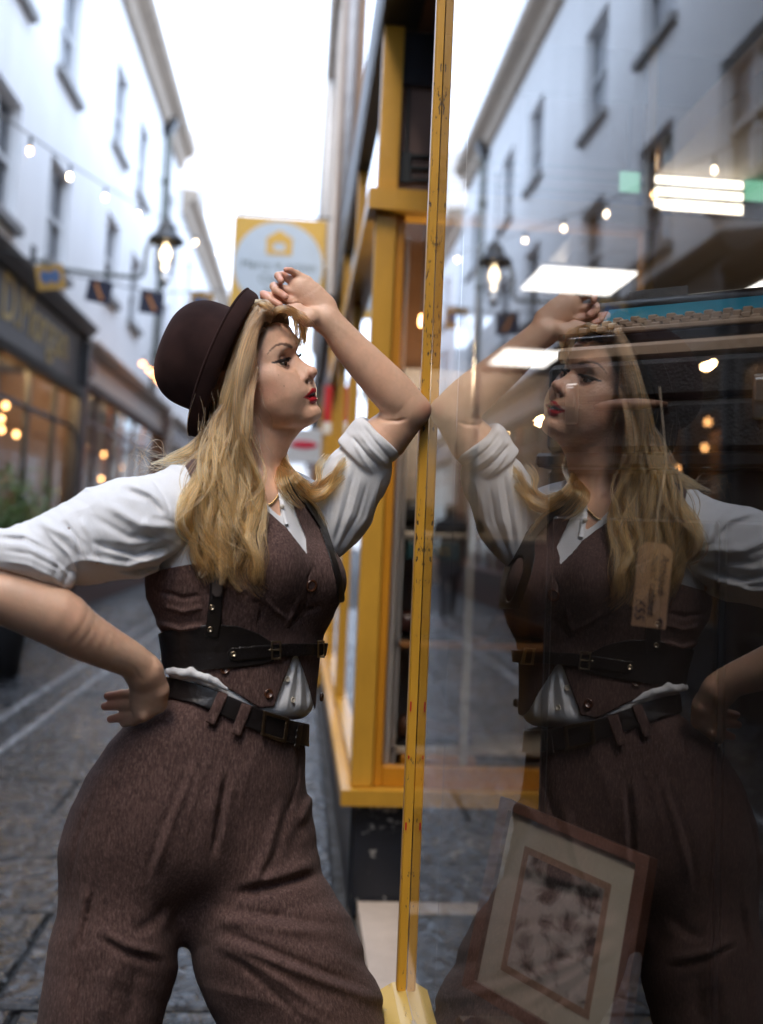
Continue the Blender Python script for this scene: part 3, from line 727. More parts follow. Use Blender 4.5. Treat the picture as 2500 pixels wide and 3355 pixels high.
for k in range(9):
    u = .075+.11*k/8; hp.append((O[0]+EX[0]*u+EY[0]*(-.006-.016*math.sin(math.pi*k/8)**.5), O[1]+EX[1]*u+EY[1]*(-.006-.016*math.sin(math.pi*k/8)**.5), 1.475))
MB().tube(hp, [.004, .006, .0075, .0085, .0085, .0085, .0075, .006, .004], 8).build('handle', mat('tan_handle', (.30, .17, .12), .4, .2), case)
# typewriter
tw = empty('typewriter', (.35, 1.495, 1.545)); tag(tw, 'portable typewriter with cream keys and a bright blue top on the suitcase', 'typewriter')
cream = mat('cream_plastic', (.50, .36, .25), .35, .08, 20)
blue = mat('turquoise_enamel', (.03, .33, .47), .25, .08, 20, coat=.5)
tb = mat('black_enamel', (.012, .013, .016), .3, .2, 20)
obox(MB(), O, EX, EY, .0, .44, .01, .30, 1.548, 1.573, .006).build('base', cream, tw)
obox(MB(), O, EX, EY, .008, .432, .02, .29, 1.575, 1.59, .003).build('key_well', tb, tw)
side = MB().prism([(0, 0), (.27, 0), (.27, .085), (.18, .082), (.12, .045), (0, .02)], 'x', 0, .012)
for u in (.0, .428):
    s_ = MB(); s_.add([(O[0]+EX[0]*(q[0]+u)+EY[0]*(q[1]+.015), O[1]+EX[1]*(q[0]+u)+EY[1]*(q[1]+.015), 1.575+q[2]) for q in side.v], side.f); s_.build('side_cheek', tb, tw)
pr = [(.118, .046), (.150, .048), (.205, .088), (.195, .098), (.165, .092)]
body = MB().prism(pr, 'x', .014, .426)
s_ = MB(); s_.add([(O[0]+EX[0]*q[0]+EY[0]*(q[1]+.015), O[1]+EX[1]*q[0]+EY[1]*(q[1]+.015), 1.575+q[2]) for q in body.v], body.f); s_.build('front_panel', blue, tw)
obox(MB(), O, EX, EY, .0, .44, .20, .29, 1.65, 1.667, .006).build('top_cover', tb, tw)
pl_ = MB(); pl_.tube([(O[0]+EX[0]*(-.03)+EY[0]*.25, O[1]+EX[1]*(-.03)+EY[1]*.25, 1.68), (O[0]+EX[0]*.46+EY[0]*.25, O[1]+EX[1]*.46+EY[1]*.25, 1.68)], .018, 12); pl_.build('platen', tb, tw)
obox(MB(), O, EX, EY, .015, .12, .262, .268, 1.68, 1.717, .001).build('paper_support', chrome, tw)
kx = obox(MB(), (0, 0, 0), (1, 0), (0, 1), -.0075, .0075, -.0065, .0065, 0, .010, .002)
kme = kx.mesh('key'); kme.materials.append(cream)
for r in range(4):
    for k in range(13):
        u = .030+.0295*k+.009*r
        if u > .42: continue
        v_ = .045+.024*(r)
        o = bpy.data.objects.new('key', kme); o.location = (O[0]+EX[0]*u+EY[0]*v_, O[1]+EX[1]*u+EY[1]*v_, 1.5905+.0075+.0095*r)
        o.rotation_euler = (0, 0, ang); link(o, tw)
obox(MB(), O, EX, EY, .09, .33, .018, .030, 1.591, 1.599, .002).build('space_bar', cream, tw)
st_ = MB()
for r in range(4): obox(st_, O, EX, EY, .02, .42, .043+.024*r, .050+.024*r, 1.59, 1.5975+.0095*r)
st_.build('key_levers', tb, tw)
# price tag on its string
kraft = mat('kraft_card', (.27, .16, .095), .7, .12, 25, .1, 200)
ptag = empty('price_tag', (.205, 1.25, 1.17)); tag(ptag, 'brown card price tag with handwriting hanging on a string in the window', 'tag')
ta = R_(-12); TX = (math.cos(ta), math.sin(ta))
tx0 = (.236, 1.24)
ti = R_(4)
def tagpt(u, w, d=0.0):
    uu, ww = u*math.cos(ti)+w*math.sin(ti), -u*math.sin(ti)+w*math.cos(ti)
    return (tx0[0]+TX[0]*uu+TX[1]*d, tx0[1]+TX[1]*uu-TX[0]*d, 1.276+ww)
poly = [(-.021, -.106), (.021, -.106), (.021, -.009), (.012, 0), (-.012, 0), (-.021, -.009)]
b = MB(); n = len(poly)
b.add([tagpt(*q) for q in poly]+[tagpt(*q, -.0008) for q in poly], [tuple(range(n)), tuple(range(2*n-1, n-1, -1))]+[(i, (i+1) % n, (i+1) % n+n, i+n) for i in range(n)])
b.build('card', kraft, ptag)
MB().tube([tagpt(0, -.008, .001), tagpt(-.002, .04, .001), tagpt(.004, .10, -.001), (tagpt(0, 0)[0], tagpt(0, 0)[1]+.0, 1.474)], .0007, 5).build('string', mat('string', (.55, .45, .35), .8, .1), ptag)
ink = mat('pen_ink', (.01, .012, .03), .5, .1)
xd = Vector(tagpt(0, -1))-Vector(tagpt(0, 0)); yd = Vector(tagpt(1, 0))-Vector(tagpt(0, 0))
for s_, w_, u_, sz in (('Antique', -.038, .012, .016), ('music cabinet', -.052, .001, .014), ('£55', -.084, -.013, .018), ('40', -.097, .013, .012)):
    text_mesh(s_, sz, ink, 'handwriting', ptag, tagpt(u_, w_, .0008), xd, yd, .0002, shear=.25)
# framed print leaning in the window
fp = empty('framed_print', (.11, 1.4, .506)); tag(fp, 'framed black and white print in a cream mount leaning in the window bottom', 'picture')
def w_at(px, py, Y):
    d = _F+_R*(px-1250)/FPX+_U*(YPP-py)/FPX
    return Vector(CAM_POS+d*(Y/d[1]))
pTL, pBL, pTR = w_at(1655, 2612, 1.56), w_at(1528, 3230, 1.50), w_at(2142, 2812, 1.36)
ux = (pTR-pTL); uy = (pBL-pTL); W_, H_ = ux.length, uy.length; ux.normalize(); uy.normalize(); uz = ux.cross(uy).normalized()
if uz.y > 0: uz = -uz
def pic(a, c, d, e, t0, t1, name, m_, par=fp, bev=0):
    b = MB(); v = []
    for t in (t0, t1):
        for (p, q) in ((a, d), (c, d), (c, e), (a, e)): v.append(pTL+ux*(p*W_)+uy*(q*H_)+uz*t)
    b.add(v, [(0, 1, 2, 3), (7, 6, 5, 4), (0, 4, 5, 1), (1, 5, 6, 2), (2, 6, 7, 3), (3, 7, 4, 0)])
    return b.build(name, m_, par)
fw = mat('dark_frame_wood', (.10, .045, .03), .35, .35, 12, .1, 60)
for a, c, d, e in ((0, 1, 0, .055), (0, 1, .945, 1), (0, .072, .0552, .9448), (.928, 1, .0552, .9448)): pic(a, c, d, e, -.012, .012, 'frame_bar', fw)
pic(.0722, .9278, .0553, .9447, -.010, .002, 'mount', mat('cream_mount', (.48, .43, .35), .8, .06, 10))
for a, c, d, e in ((.21, .79, .20, .235), (.21, .79, .80, .835), (.21, .245, .2352, .7998), (.755, .79, .2352, .7998)): pic(a, c, d, e, .0022, .0032, 'gilt_line', mat('tan_mount_line', (.26, .16, .11), .6, .15, 30))
def etching():
    m, N, L, P = node_mat('etching_print')
    tc = N.new('ShaderNodeTexCoord'); v1 = N.new('ShaderNodeTexVoronoi'); v1.inputs['Scale'].default_value = 26
    n1 = N.new('ShaderNodeTexNoise'); n1.inputs['Scale'].default_value = 32; n1.inputs['Detail'].default_value = 7; n1.inputs['Distortion'].default_value = 1.0
    n2 = N.new('ShaderNodeTexNoise'); n2.inputs['Scale'].default_value = 11; n2.inputs['Detail'].default_value = 3
    for n in (v1, n1, n2): L.new(tc.outputs['Object'], n.inputs['Vector'])
    a = N.new('ShaderNodeMath'); a.operation = 'MULTIPLY'; L.new(n1.outputs['Fac'], a.inputs[0]); L.new(n2.outputs['Fac'], a.inputs[1])
    a2 = N.new('ShaderNodeMath'); a2.operation = 'MULTIPLY_ADD'; a2.inputs[1].default_value = .25; L.new(v1.outputs['Distance'], a2.inputs[0]); L.new(a.outputs[0], a2.inputs[2])
    r = N.new('ShaderNodeValToRGB'); r.color_ramp.elements[0].position = .27; r.color_ramp.elements[1].position = .40
    r.color_ramp.elements[0].color = (.02, .02, .022, 1); r.color_ramp.elements[1].color = (.42, .38, .36, 1)
    L.new(a2.outputs[0], r.inputs['Fac']); L.new(r.outputs[0], P.inputs['Base Color']); P.inputs['Roughness'].default_value = .8
    return m
pic(.245, .755, .2353, .7997, .0021, .0028, 'print', etching())
pic(.0722, .9278, .0553, .9447, .0045, .006, 'glazing', M['clear'])

# plinth under the print
pBR = pBL+ux*W_
pz = min(pBL.z, pBR.z)-.002
if pz > .52:
    cx_, cy_ = (pBL.x+pBR.x)/2, (pBL.y+pBR.y)/2
    pk = MB().box(max(.03, cx_-.10), cx_+.10, cy_-.07, cy_+.07, .506, pz, bev=.004).build('display_block', M['black']); tag(pk, 'low black display block under the framed print', 'stand')

# ------------------------------------------------------------------ sculpting tools: distance fields polygonised on a sparse grid
# Figures are laid out in a metric space (X right, Y depth, Z up, metres at 1.66 m) and mapped once into the world.
S0 = FPX/1.66
def to_world(Q):
    """layout space -> world"""
    Q = np.asarray(Q, dtype=np.float64)
    px = Q[:, 0]*S0+1250.0; py = 1677.0-Q[:, 2]*S0
    d = _F[None]+_R[None]*((px-1250)/FPX)[:, None]+_U[None]*((YPP-py)/FPX)[:, None]
    return CAM_POS[None]+d*(Q[:, 1]/d[:, 1])[:, None]
def lay(px, py, Y): return np.array([(px-1250)/S0, Y, (1677-py)/S0])
def smin(a, b, k): 
    h = np.clip(.5+.5*(b-a)/k, 0, 1); return b*(1-h)+a*h-k*h*(1-h)
def smax(a, b, k): return -smin(-a, -b, k)
def cone(P, a, b, ra, rb, ys=1.0):
    """capsule with two radii; ys stretches (>1) or flattens (<1) it in depth"""
    a = np.asarray(a, np.float32); b = np.asarray(b, np.float32)
    ab = b-a; s = np.array([1, 1/ys, 1], np.float32)
    pa = (P-a)*s; abs_ = ab*s
    t = np.clip(pa@abs_/max(float(abs_@abs_), 1e-12), 0, 1)
    return np.sqrt(((pa-t[:, None]*abs_)**2).sum(1))-(ra+(rb-ra)*t)
def resample(pts, m):
    """Catmull-Rom through rows of numbers, m steps per span"""
    p = np.array(pts, float); q = np.concatenate([[2*p[0]-p[1]], p, [2*p[-1]-p[-2]]]); out = []
    for i in range(len(p)-1):
        a, b, c, d = q[i:i+4]
        for j in range(m):
            t = j/m
            out.append(.5*((2*b)+(c-a)*t+(2*a-5*b+4*c-d)*t*t+(3*b-a-3*c+d)*t**3))
    out.append(p[-1])
    return np.array(out)
def chain(P, pts, ys=1.0, k=0.0, rs=0):
    """pts rows: px, py, Y, r_px"""
    d = None
    if rs: pts = resample(pts, rs)
    for i in range(len(pts)-1):
        a, b = pts[i], pts[i+1]
        c = cone(P, lay(*a[:3]), lay(*b[:3]), a[3]/S0, b[3]/S0, ys)
        d = c if d is None else (np.minimum(d, c) if k == 0 else smin(d, c, k))
    return d
def ball(P, c, r, s=(1, 1, 1)):
    q = (P-np.asarray(c, np.float32))/np.asarray(s, np.float32)
    return (np.sqrt((q**2).sum(1))-r)*min(s)
def sdpoly(px, py, poly):
    """signed distance (pixels) to a polygon, negative inside"""
    v = np.asarray(poly, np.float32); n = len(v)
    d = np.full(px.shape, 1e12, np.float32); s = np.ones(px.shape, np.float32)
    for i in range(n):
        a = v[i]; b = v[i-1]
        ex, ey = b[0]-a[0], b[1]-a[1]; wx, wy = px-a[0], py-a[1]
        t = np.clip((wx*ex+wy*ey)/(ex*ex+ey*ey+1e-9), 0, 1)
        d = np.minimum(d, (wx-ex*t)**2+(wy-ey*t)**2)
        c1 = py >= a[1]; c2 = py < b[1]; c3 = ex*wy > ey*wx
        fl = (c1 & c2 & c3) | (~c1 & ~c2 & ~c3)
        s = np.where(fl, -s, s)
    return s*np.sqrt(d)
def polydist(px, py, pts):
    """distance to an open polyline and the running parameter 0..1"""
    best = np.full(px.shape, 1e12, np.float32); par = np.zeros(px.shape, np.float32); n = len(pts)-1
    for i in range(n):
        ax, ay = pts[i][:2]; bx_, by_ = pts[i+1][:2]
        ex, ey = bx_-ax, by_-ay
        t = np.clip(((px-ax)*ex+(py-ay)*ey)/(ex*ex+ey*ey+1e-9), 0, 1)
        q = (px-ax-ex*t)**2+(py-ay-ey*t)**2
        m = q < best
        best = np.where(m, q, best); par = np.where(m, (i+t)/n, par)
    return np.sqrt(best), par
def strokes(P, lst):
    """fold relief: list of (points, width_px, amplitude_m); positive = ridge, tapering to both ends"""
    px = P[:, 0]*S0+1250; py = 1677-P[:, 2]*S0
    out = np.zeros(len(P), np.float32)
    for pts, w, a in lst:
        xs = [q[0] for q in pts]; ys_ = [q[1] for q in pts]
        m = (px > min(xs)-3*w) & (px < max(xs)+3*w) & (py > min(ys_)-3*w) & (py < max(ys_)+3*w)
        if not m.any(): continue
        d, t = polydist(px[m], py[m], pts)
        out[m] += a*np.exp(-(d/w)**2)*np.clip(np.sin(np.pi*np.clip(t, 0.02, .98))*1.6, 0, 1)
    return out
def _hash(i, j, k):
    h = (i.astype(np.int64)*374761393+j.astype(np.int64)*668265263+k.astype(np.int64)*2147483647) & 0xffffffff
    h = ((h ^ (h >> 13))*1274126177) & 0xffffffff
    return ((h ^ (h >> 16)) & 0xffff).astype(np.float32)/65535.0
def vnoise(P, f, off=0.0):
    q = P*np.float32(1)*np.asarray(f, np.float32)+off; i = np.floor(q).astype(np.int32); w = q-i; w = w*w*(3-2*w)
    r = 0
    for a in (0, 1):
        for b in (0, 1):
            for c in (0, 1):
                r = r+_hash(i[:, 0]+a, i[:, 1]+b, i[:, 2]+c)*(w[:, 0] if a else 1-w[:, 0])*(w[:, 1] if b else 1-w[:, 1])*(w[:, 2] if c else 1-w[:, 2])
    return r*2-1

def polygonise(fn, lo, hi, h, lip=1.5):
    """sparse surface nets: blocks of 8 cells near the surface only"""
    lo = np.asarray(lo, np.float64); n = np.ceil((np.asarray(hi)-lo)/(8*h)).astype(int)+1
    gi = np.stack(np.meshgrid(*[np.arange(k) for k in n], indexing='ij'), -1).reshape(-1, 3)
    cen = (lo+(gi*8+4)*h).astype(np.float32)
    d = np.concatenate([fn(cen[i:i+200000]) for i in range(0, len(cen), 200000)])
    act = gi[np.abs(d) < 4*h*1.7321*lip]
    N = n*8+16
    cells_k = []; cells_v = []; e_key = []; e_ax = []; e_sg = []
    loc = np.stack(np.meshgrid(np.arange(9), np.arange(9), np.arange(9), indexing='ij'), -1).reshape(-1, 3)
    def key(c): return (c[..., 0].astype(np.int64)+4)*(N[1]*N[2])+(c[..., 1].astype(np.int64)+4)*N[2]+(c[..., 2].astype(np.int64)+4)
    edges = [((0, 0, 0), 0), ((0, 1, 0), 0), ((0, 0, 1), 0), ((0, 1, 1), 0), ((0, 0, 0), 1), ((1, 0, 0), 1), ((0, 0, 1), 1), ((1, 0, 1), 1),
             ((0, 0, 0), 2), ((1, 0, 0), 2), ((0, 1, 0), 2), ((1, 1, 0), 2)]
    CH = 300
    for s in range(0, len(act), CH):
        blk = act[s:s+CH]
        nodes = blk[:, None, :]*8+loc[None]
        pts = (lo+nodes.reshape(-1, 3)*h).astype(np.float32)
        v = fn(pts).reshape(len(blk), 9, 9, 9)
        neg = v < 0
        c8 = [neg[:, a:a+8, b:b+8, c:c+8] for a in (0, 1) for b in (0, 1) for c in (0, 1)]
        cnt = sum(x.astype(np.int8) for x in c8)
        mix = (cnt > 0) & (cnt < 8)
        bi, i, j, k = np.nonzero(mix)
        if len(bi) == 0: continue
        acc = np.zeros((len(bi), 3)); m = np.zeros(len(bi))
        for (o, ax) in edges:
            p0 = v[bi, i+o[0], j+o[1], k+o[2]]
            o1 = list(o); o1[ax] += 1
            p1 = v[bi, i+o1[0], j+o1[1], k+o1[2]]
            cr = (p0 < 0) != (p1 < 0)
            t = np.where(cr, p0/np.where(cr, p0-p1, 1), 0)
            w = np.zeros((len(bi), 3)); w[:] = o; w[:, ax] += t
            acc += np.where(cr[:, None], w, 0); m += cr
        base = blk[bi]*8+np.stack([i, j, k], 1)
        cells_k.append(key(base)); cells_v.append(lo+(base+acc/m[:, None])*h)
        for ax in range(3):
            sl0 = [slice(None), slice(0, 8), slice(0, 8), slice(0, 8)]; sl1 = list(sl0); sl1[ax+1] = slice(1, 9)
            a0 = neg[tuple(sl0)]; a1 = neg[tuple(sl1)]
            bi2, i2, j2, k2 = np.nonzero(a0 != a1)
            nd = blk[bi2]*8+np.stack([i2, j2, k2], 1)
            e_key.append(nd); e_ax.append(np.full(len(nd), ax)); e_sg.append(a0[bi2, i2, j2, k2])
    K = np.concatenate(cells_k); V = np.concatenate(cells_v)
    o = np.argsort(K); K = K[o]; V = V[o]
    E = np.concatenate(e_key); A = np.concatenate(e_ax); G = np.concatenate(e_sg)
    F_ = []
    for ax in range(3):
        mm = A == ax; nd = E[mm]; sg = G[mm]
        b_, c_ = (ax+1) % 3, (ax+2) % 3
        eb = np.zeros(3, int); eb[b_] = 1; ec = np.zeros(3, int); ec[c_] = 1
        q = []
        ok = np.ones(len(nd), bool)
        for off in (-eb-ec, -ec, np.zeros(3, int), -eb):
            kk = key(nd+off); ix = np.clip(np.searchsorted(K, kk), 0, len(K)-1)
            ok &= K[ix] == kk; q.append(ix)
        q = np.stack(q, 1)[ok]; sg = sg[ok]
        q[~sg] = q[~sg][:, ::-1]
        F_.append(q)
    return V, np.concatenate(F_)

def np_mesh(name, V, F_, mat_, cols=None, smooth=True):
    me = bpy.data.meshes.new(name)
    me.vertices.add(len(V)); me.vertices.foreach_set('co', np.asarray(V, np.float32).ravel())
    k = F_.shape[1]
    me.loops.add(F_.size); me.loops.foreach_set('vertex_index', F_.astype(np.int32).ravel())
    me.polygons.add(len(F_)); me.polygons.foreach_set('loop_start', np.arange(0, F_.size, k, dtype=np.int32))
    me.polygons.foreach_set('use_smooth', np.full(len(F_), smooth))
    me.update(calc_edges=True); me.validate()
    if cols is not None:
        at = me.color_attributes.new('tint', 'FLOAT_COLOR', 'POINT')
        c = np.ones((len(V), 4), np.float32); c[:, :3] = cols
        at.data.foreach_set('color', c.ravel())
    if mat_ is not None: me.materials.append(mat_)
    return me
def relax(V, F_, n=2, lam=.5):
    """light Laplacian smoothing of a quad mesh"""
    e = np.concatenate([F_[:, [0, 1]], F_[:, [1, 2]], F_[:, [2, 3]], F_[:, [3, 0]]])
    for _ in range(n):
        acc = np.zeros_like(V); cnt = np.zeros(len(V))
        np.add.at(acc, e[:, 0], V[e[:, 1]]); np.add.at(acc, e[:, 1], V[e[:, 0]])
        np.add.at(cnt, e[:, 0], 1); np.add.at(cnt, e[:, 1], 1)
        V = V+lam*(acc/np.maximum(cnt, 1)[:, None]-V)
    return V
def sculpt(name, fn, box, h, mat_, parent, smooth_n=1, color=None, lip=1.5):
    """box in pixels and depth: (px0, py0, Y0, px1, py1, Y1)"""
    lo = lay(box[0], box[4], box[2]); hi = lay(box[3], box[1], box[5])
    V, F_ = polygonise(fn, lo, hi, h, lip)
    if smooth_n: V = relax(V, F_, smooth_n)
    c = None if color is None else color(V.astype(np.float32))
    W = to_world(V)
    org = np.array([W[:, 0].mean(), W[:, 1].mean(), W[:, 2].min()])
    o = bpy.data.objects.new(name, np_mesh(name, W-org, F_, mat_, c)); o.location = org
    return link(o, parent) if parent is not None else o

def pxy(P): return P[:, 0]*S0+1250, 1677-P[:, 2]*S0
# torso: rows py, left, right (pixels), half depth, middle depth, turn
_T = np.array([(1500, 660, 980, .085, 1.655, .50), (1560, 590, 1000, .098, 1.655, .50), (1620, 560, 1020, .105, 1.650, .50), (1700, 535, 1045, .110, 1.645, .48), (1800, 515, 1068, .112, 1.640, .46),
               (1900, 500, 1086, .110, 1.635, .42), (1960, 506, 1088, .106, 1.632, .40), (2020, 532, 1070, .100, 1.630, .38), (2080, 552, 1040, .095, 1.630, .36),
               (2140, 560, 1030, .094, 1.632, .35), (2200, 562, 1024, .097, 1.635, .34), (2260, 556, 1018, .102, 1.638, .33), (2340, 530, 1015, .108, 1.640, .30)], np.float32)
def torso(P):
    px, py = pxy(P)
    xl, xr, b, yc, k = [np.interp(py, _T[:, 0], _T[:, i]) for i in range(1, 6)]
    a = (xr-xl)/2/S0; xc = (xl+xr)/2
    dx = (px-xc)/S0
    q = (np.abs(dx/a)**2.3+np.abs((P[:, 1]-yc-k*dx)/b)**2.3)**(1/2.3)
    d = (q-1)*np.minimum(a, b)
    d = smax(d, (1555-py)/S0, .05); d = smax(d, (py-2350)/S0, .03)
    d = smin(d, chain(P, [(800, 1600, 1.67, 88), (640, 1600, 1.56, 74), (585, 1615, 1.535, 72)], .9, .01), .035)       # near shoulder
    d = smin(d, chain(P, [(850, 1610, 1.68, 80), (1000, 1645, 1.73, 60)], .9), .03)
    d = smin(d, ball(P, lay(872, 1858, 1.565), .055, (1, .9, 1)), .05)                                                     # bust
    d = smin(d, ball(P, lay(1030, 1893, 1.625), .041, (1, 1, 1)), .045)
    return d.astype(np.float32)

# ------------------------------------------------------------------ the woman leaning on the window
wom = empty('person', (-0.33, 1.66, 0.0))
tag(wom, 'woman in brown bowler hat, white shirt and tweed waistcoat leaning her elbow on the window', 'person')

# ---- head frame: tilted back, turned a little towards the camera
HT, HY, H0 = R_(20), R_(21), lay(872, 1199, 1.665)
HK = 1.045      # face a touch deeper front to back
_ct, _st, _cy, _sy = math.cos(HT), math.sin(HT), math.cos(HY), math.sin(HY)
def head_local(P):
    """layout -> (forward, up, side towards camera) in millimetres"""
    dx, dy, dz = P[:, 0]-H0[0], P[:, 1]-H0[1], P[:, 2]-H0[2]
    a = dx*_ct+dz*_st; u = -dx*_st+dz*_ct
    return 1000*(a*_cy-dy*_sy)/HK, 1000*u, 1000*(-a*_sy-dy*_cy)
def head_to_lay(f, u, s):
    f, u, s = HK*np.asarray(f)/1000., np.asarray(u)/1000., np.asarray(s)/1000.
    a = f*_cy-s*_sy; dy = -f*_sy-s*_cy
    return np.stack([H0[0]+a*_ct-u*_st, H0[1]+dy, H0[2]+a*_st+u*_ct], -1)
_u = [-122, -116, -111, -104, -95, -85, -72, -60, -45, -30, -15, 0, 12, 20, 30, 45, 60, 75, 90, 104, 112]
_Fr = [10, 34, 47, 54.5, 56.2, 56.4, 57.5, 59.2, 57, 52, 49.5, 51.5, 56, 58, 57.5, 55.5, 50, 41, 25, 2, -20]
_Wd = [14, 22, 30, 39, 46, 52, 58, 62, 65, 66.5, 67.5, 68, 69, 70, 71, 71.5, 70, 66, 57, 38, 15]
_Bk = [-10, -20, -30, -45, -55, -65, -80, -90, -98, -103, -107, -110, -112, -113, -114, -114, -112, -106, -95, -75, -50]
_fc = [0, -2, -4, -6, -8, -10, -12, -14, -16, -18, -20, -22, -24, -25, -26, -27, -28, -28, -28, -30, -32]
EYE = (33.0, -5.0, 30.0)
def eye_open(f, u, s):
    """angle field of the eye opening on the eyeball (radians, negative inside the opening)"""
    sa = np.abs(s)
    az = np.arctan2(sa-EYE[2], np.maximum(f-EYE[0], 1e-3)); el = np.arctan2(u-EYE[1], np.sqrt((f-EYE[0])**2+(sa-EYE[2])**2)+1e-3)
    azn = (az-R_(13))/R_(54)
    w = np.clip(1-azn**2, 0, 1)
    hi = R_(5)*w**.7+R_(6)*azn; lo = -R_(25)*w**.8+R_(6)*azn
    return np.where(np.abs(azn) < 1, np.maximum(el-hi, lo-el), .5), el-hi, azn
def seg(f, u, s, a, b, ra, rb):
    q = np.stack([f-a[0], u-a[1], s-a[2]], 1); ab = np.array(b, np.float32)-np.array(a, np.float32)
    t = np.clip(q@ab/(ab@ab+1e-9), 0, 1)
    return np.sqrt(((q-t[:, None]*ab)**2).sum(1))-(ra+(rb-ra)*t)
UPL = [((61.2, -65.6, 0), 4.0), ((59.8, -64.6, 5), 4.0), ((53.2, -66.6, 14), 3.3), ((41.0, -71.2, 24), 1.6)]
LOL = [((56.6, -79.6, 0), 4.9), ((55.2, -79.3, 7), 4.8), ((50.0, -77.0, 15), 3.8), ((41.0, -72.4, 24), 1.6)]
def lips(f, u, sa):
    up = lo = None
    for L_, nm in ((UPL, 0), (LOL, 1)):
        d = None
        for i in range(3):
            c = seg(f, u, sa, L_[i][0], L_[i+1][0], L_[i][1], L_[i+1][1]); d = c if d is None else smin(d, c, 1.5)
        if nm == 0: up = d
        else: lo = d
    return up, lo
def head_sdf(P):
    f, u, s = head_local(P); sa = np.abs(s)
    F0 = np.interp(u, _u, _Fr); W0 = np.interp(u, _u, _Wd); B0 = np.interp(u, _u, _Bk); C0 = np.interp(u, _u, _fc)
    a = np.where(f > C0, F0-C0, C0-B0)
    n = np.interp(u, [-115, -80, -40, 10, 60], [1.9, 2.0, 2.12, 2.35, 2.3])
    q = ((np.abs(f-C0)/a)**n+(sa/W0)**n)**(1/n)
    d = (q-1)*np.minimum(a, W0)
    d = np.where(u > 100, np.maximum(d, u-110), d)
    d = np.where(u < -112, np.maximum(d, -122-u), d)
    # jaw line rises to the ear
    ju = np.interp(f, [-60, -20, 20, 50], [-60, -88, -110, -118])
    d = smax(d, (ju-u)*.9, 9)
    d = smin(d, seg(f, u, sa, (22, -22, 43), (6, -18, 52), 17, 13), 28)              # cheek bone
    d = smin(d, seg(f, u, sa, (27, -50, 33), (8, -58, 42), 18, 17), 28)             # cheek
    d = smin(d, seg(f, u, sa, (43.6, -100, 0), (40.5, -101, 11), 12.3, 11.5), 14)            # chin
    d = smin(d, seg(f, u, sa, (49.5, 17, 6), (46, 21, 26), 7.5, 7.5), 10)              # brow
    d = smin(d, seg(f, u, sa, (46, 21, 26), (27, 15, 47), 7.5, 7), 10)
    d = smax(d, -(np.sqrt(((f-52)/1.1)**2+(u+5)**2+((sa-31)/1.25)**2)-13.5), 10)        # eye socket
    # nose
    d = smin(d, seg(f, u, sa, (46.5, 3, 0), (51, -12, 0), 6.5, 6.6), 6)
    d = smin(d, seg(f, u, sa, (51, -12, 0), (68, -33, 0), 6.6, 6.8), 5)
    d = smin(d, seg(f, u, sa, (46, -14, 3), (55, -36, 6), 9, 9.5), 7)
    d = smin(d, seg(f, u, sa, (69.6, -35.6, 0), (69.0, -36, 3), 8.6, 7.5), 4)
    d = smin(d, seg(f, u, sa, (66, -42, 0), (57, -50, 0), 5.2, 5.5), 3.5)
    d = smin(d, seg(f, u, sa, (57.5, -40.5, 11), (53, -42, 12.5), 6.2, 6.6), 3.0)    # wing
    d = smax(d, -seg(f, u, sa, (66, -46, 5.0), (57.5, -46.5, 8.0), 2.2, 2.7), 1.6)    # nostril
    d = smax(d, -seg(f, u, sa, (50, -39, 20.5), (45, -46, 22.5), 1.2, 1.8), 6)            # alar crease
    # mouth
    up, lo = lips(f, u, sa)
    d = smin(d, seg(f, u, sa, (51.5, -61, 0), (42, -64, 16), 8.6, 8), 9)
    d = smin(d, np.minimum(up, lo), 3.4)
    gap = seg(f, u, sa, (66, -72.8, 0), (58, -72.6, 10), 3.0, 2.5)
    gap = np.minimum(gap, seg(f, u, sa, (58, -72.6, 10), (43.5, -71.6, 22.5), 2.5, .6))
    gap = np.minimum(gap, seg(f, u, sa, (55, -72.8, 0), (51, -72.6, 10), 3.0, 2.4))
    d = smax(d, -gap, 1.4)
    d = smax(d, -seg(f, u, sa, (64.2, -88, 0), (56, -87, 14), 1.8, 1.3), 9)              # under the lip
    d = smin(d, seg(f, u, sa, (27, -64, 33), (20, -80, 34), 13, 13), 24)              # beside the mouth
    # lids over the eyeball
    r = np.sqrt((f-EYE[0])**2+(u-EYE[1])**2+(sa-EYE[2])**2)
    d = smin(d, r-13.5, 4.0)
    crease = seg(f, u, sa, (44.0, 6.2, 22), (44.6, 8.6, 31), .8, .9); crease = np.minimum(crease, seg(f, u, sa, (44.6, 8.6, 31), (35.5, 5.0, 43), .9, .7))
    d = smax(d, -crease, 2.5)
    op, _, _ = eye_open(f, u, s)
    d = np.maximum(d, -np.maximum(12.5*op, np.maximum(r-15.2, EYE[0]-f)))
    return (d*.001).astype(np.float32)
NECK = [(862, 1330, 1.672, 92), (838, 1440, 1.676, 97), (815, 1520, 1.68, 103), (790, 1620, 1.69, 118)]
def neck_sdf(P):
    d = chain(P, NECK, .95)
    d = smin(d, chain(P, [(985, 1372, 1.658, 30), (905, 1420, 1.668, 50), (868, 1450, 1.676, 72)], .9), .03)   # soft tissue under the chin
    d = smin(d, chain(P, [(800, 1400, 1.625, 24), (866, 1560, 1.615, 14), (888, 1610, 1.625, 12)], 1.0), .05)     # neck muscle
    return d
ARM_L = [(1068, 1047, 1.660, 47), (1100, 1078, 1.663, 48), (1142, 1130, 1.668, 56), (1219, 1213, 1.674, 65), (1290, 1288, 1.680, 71), (1340, 1336, 1.683, 62)]
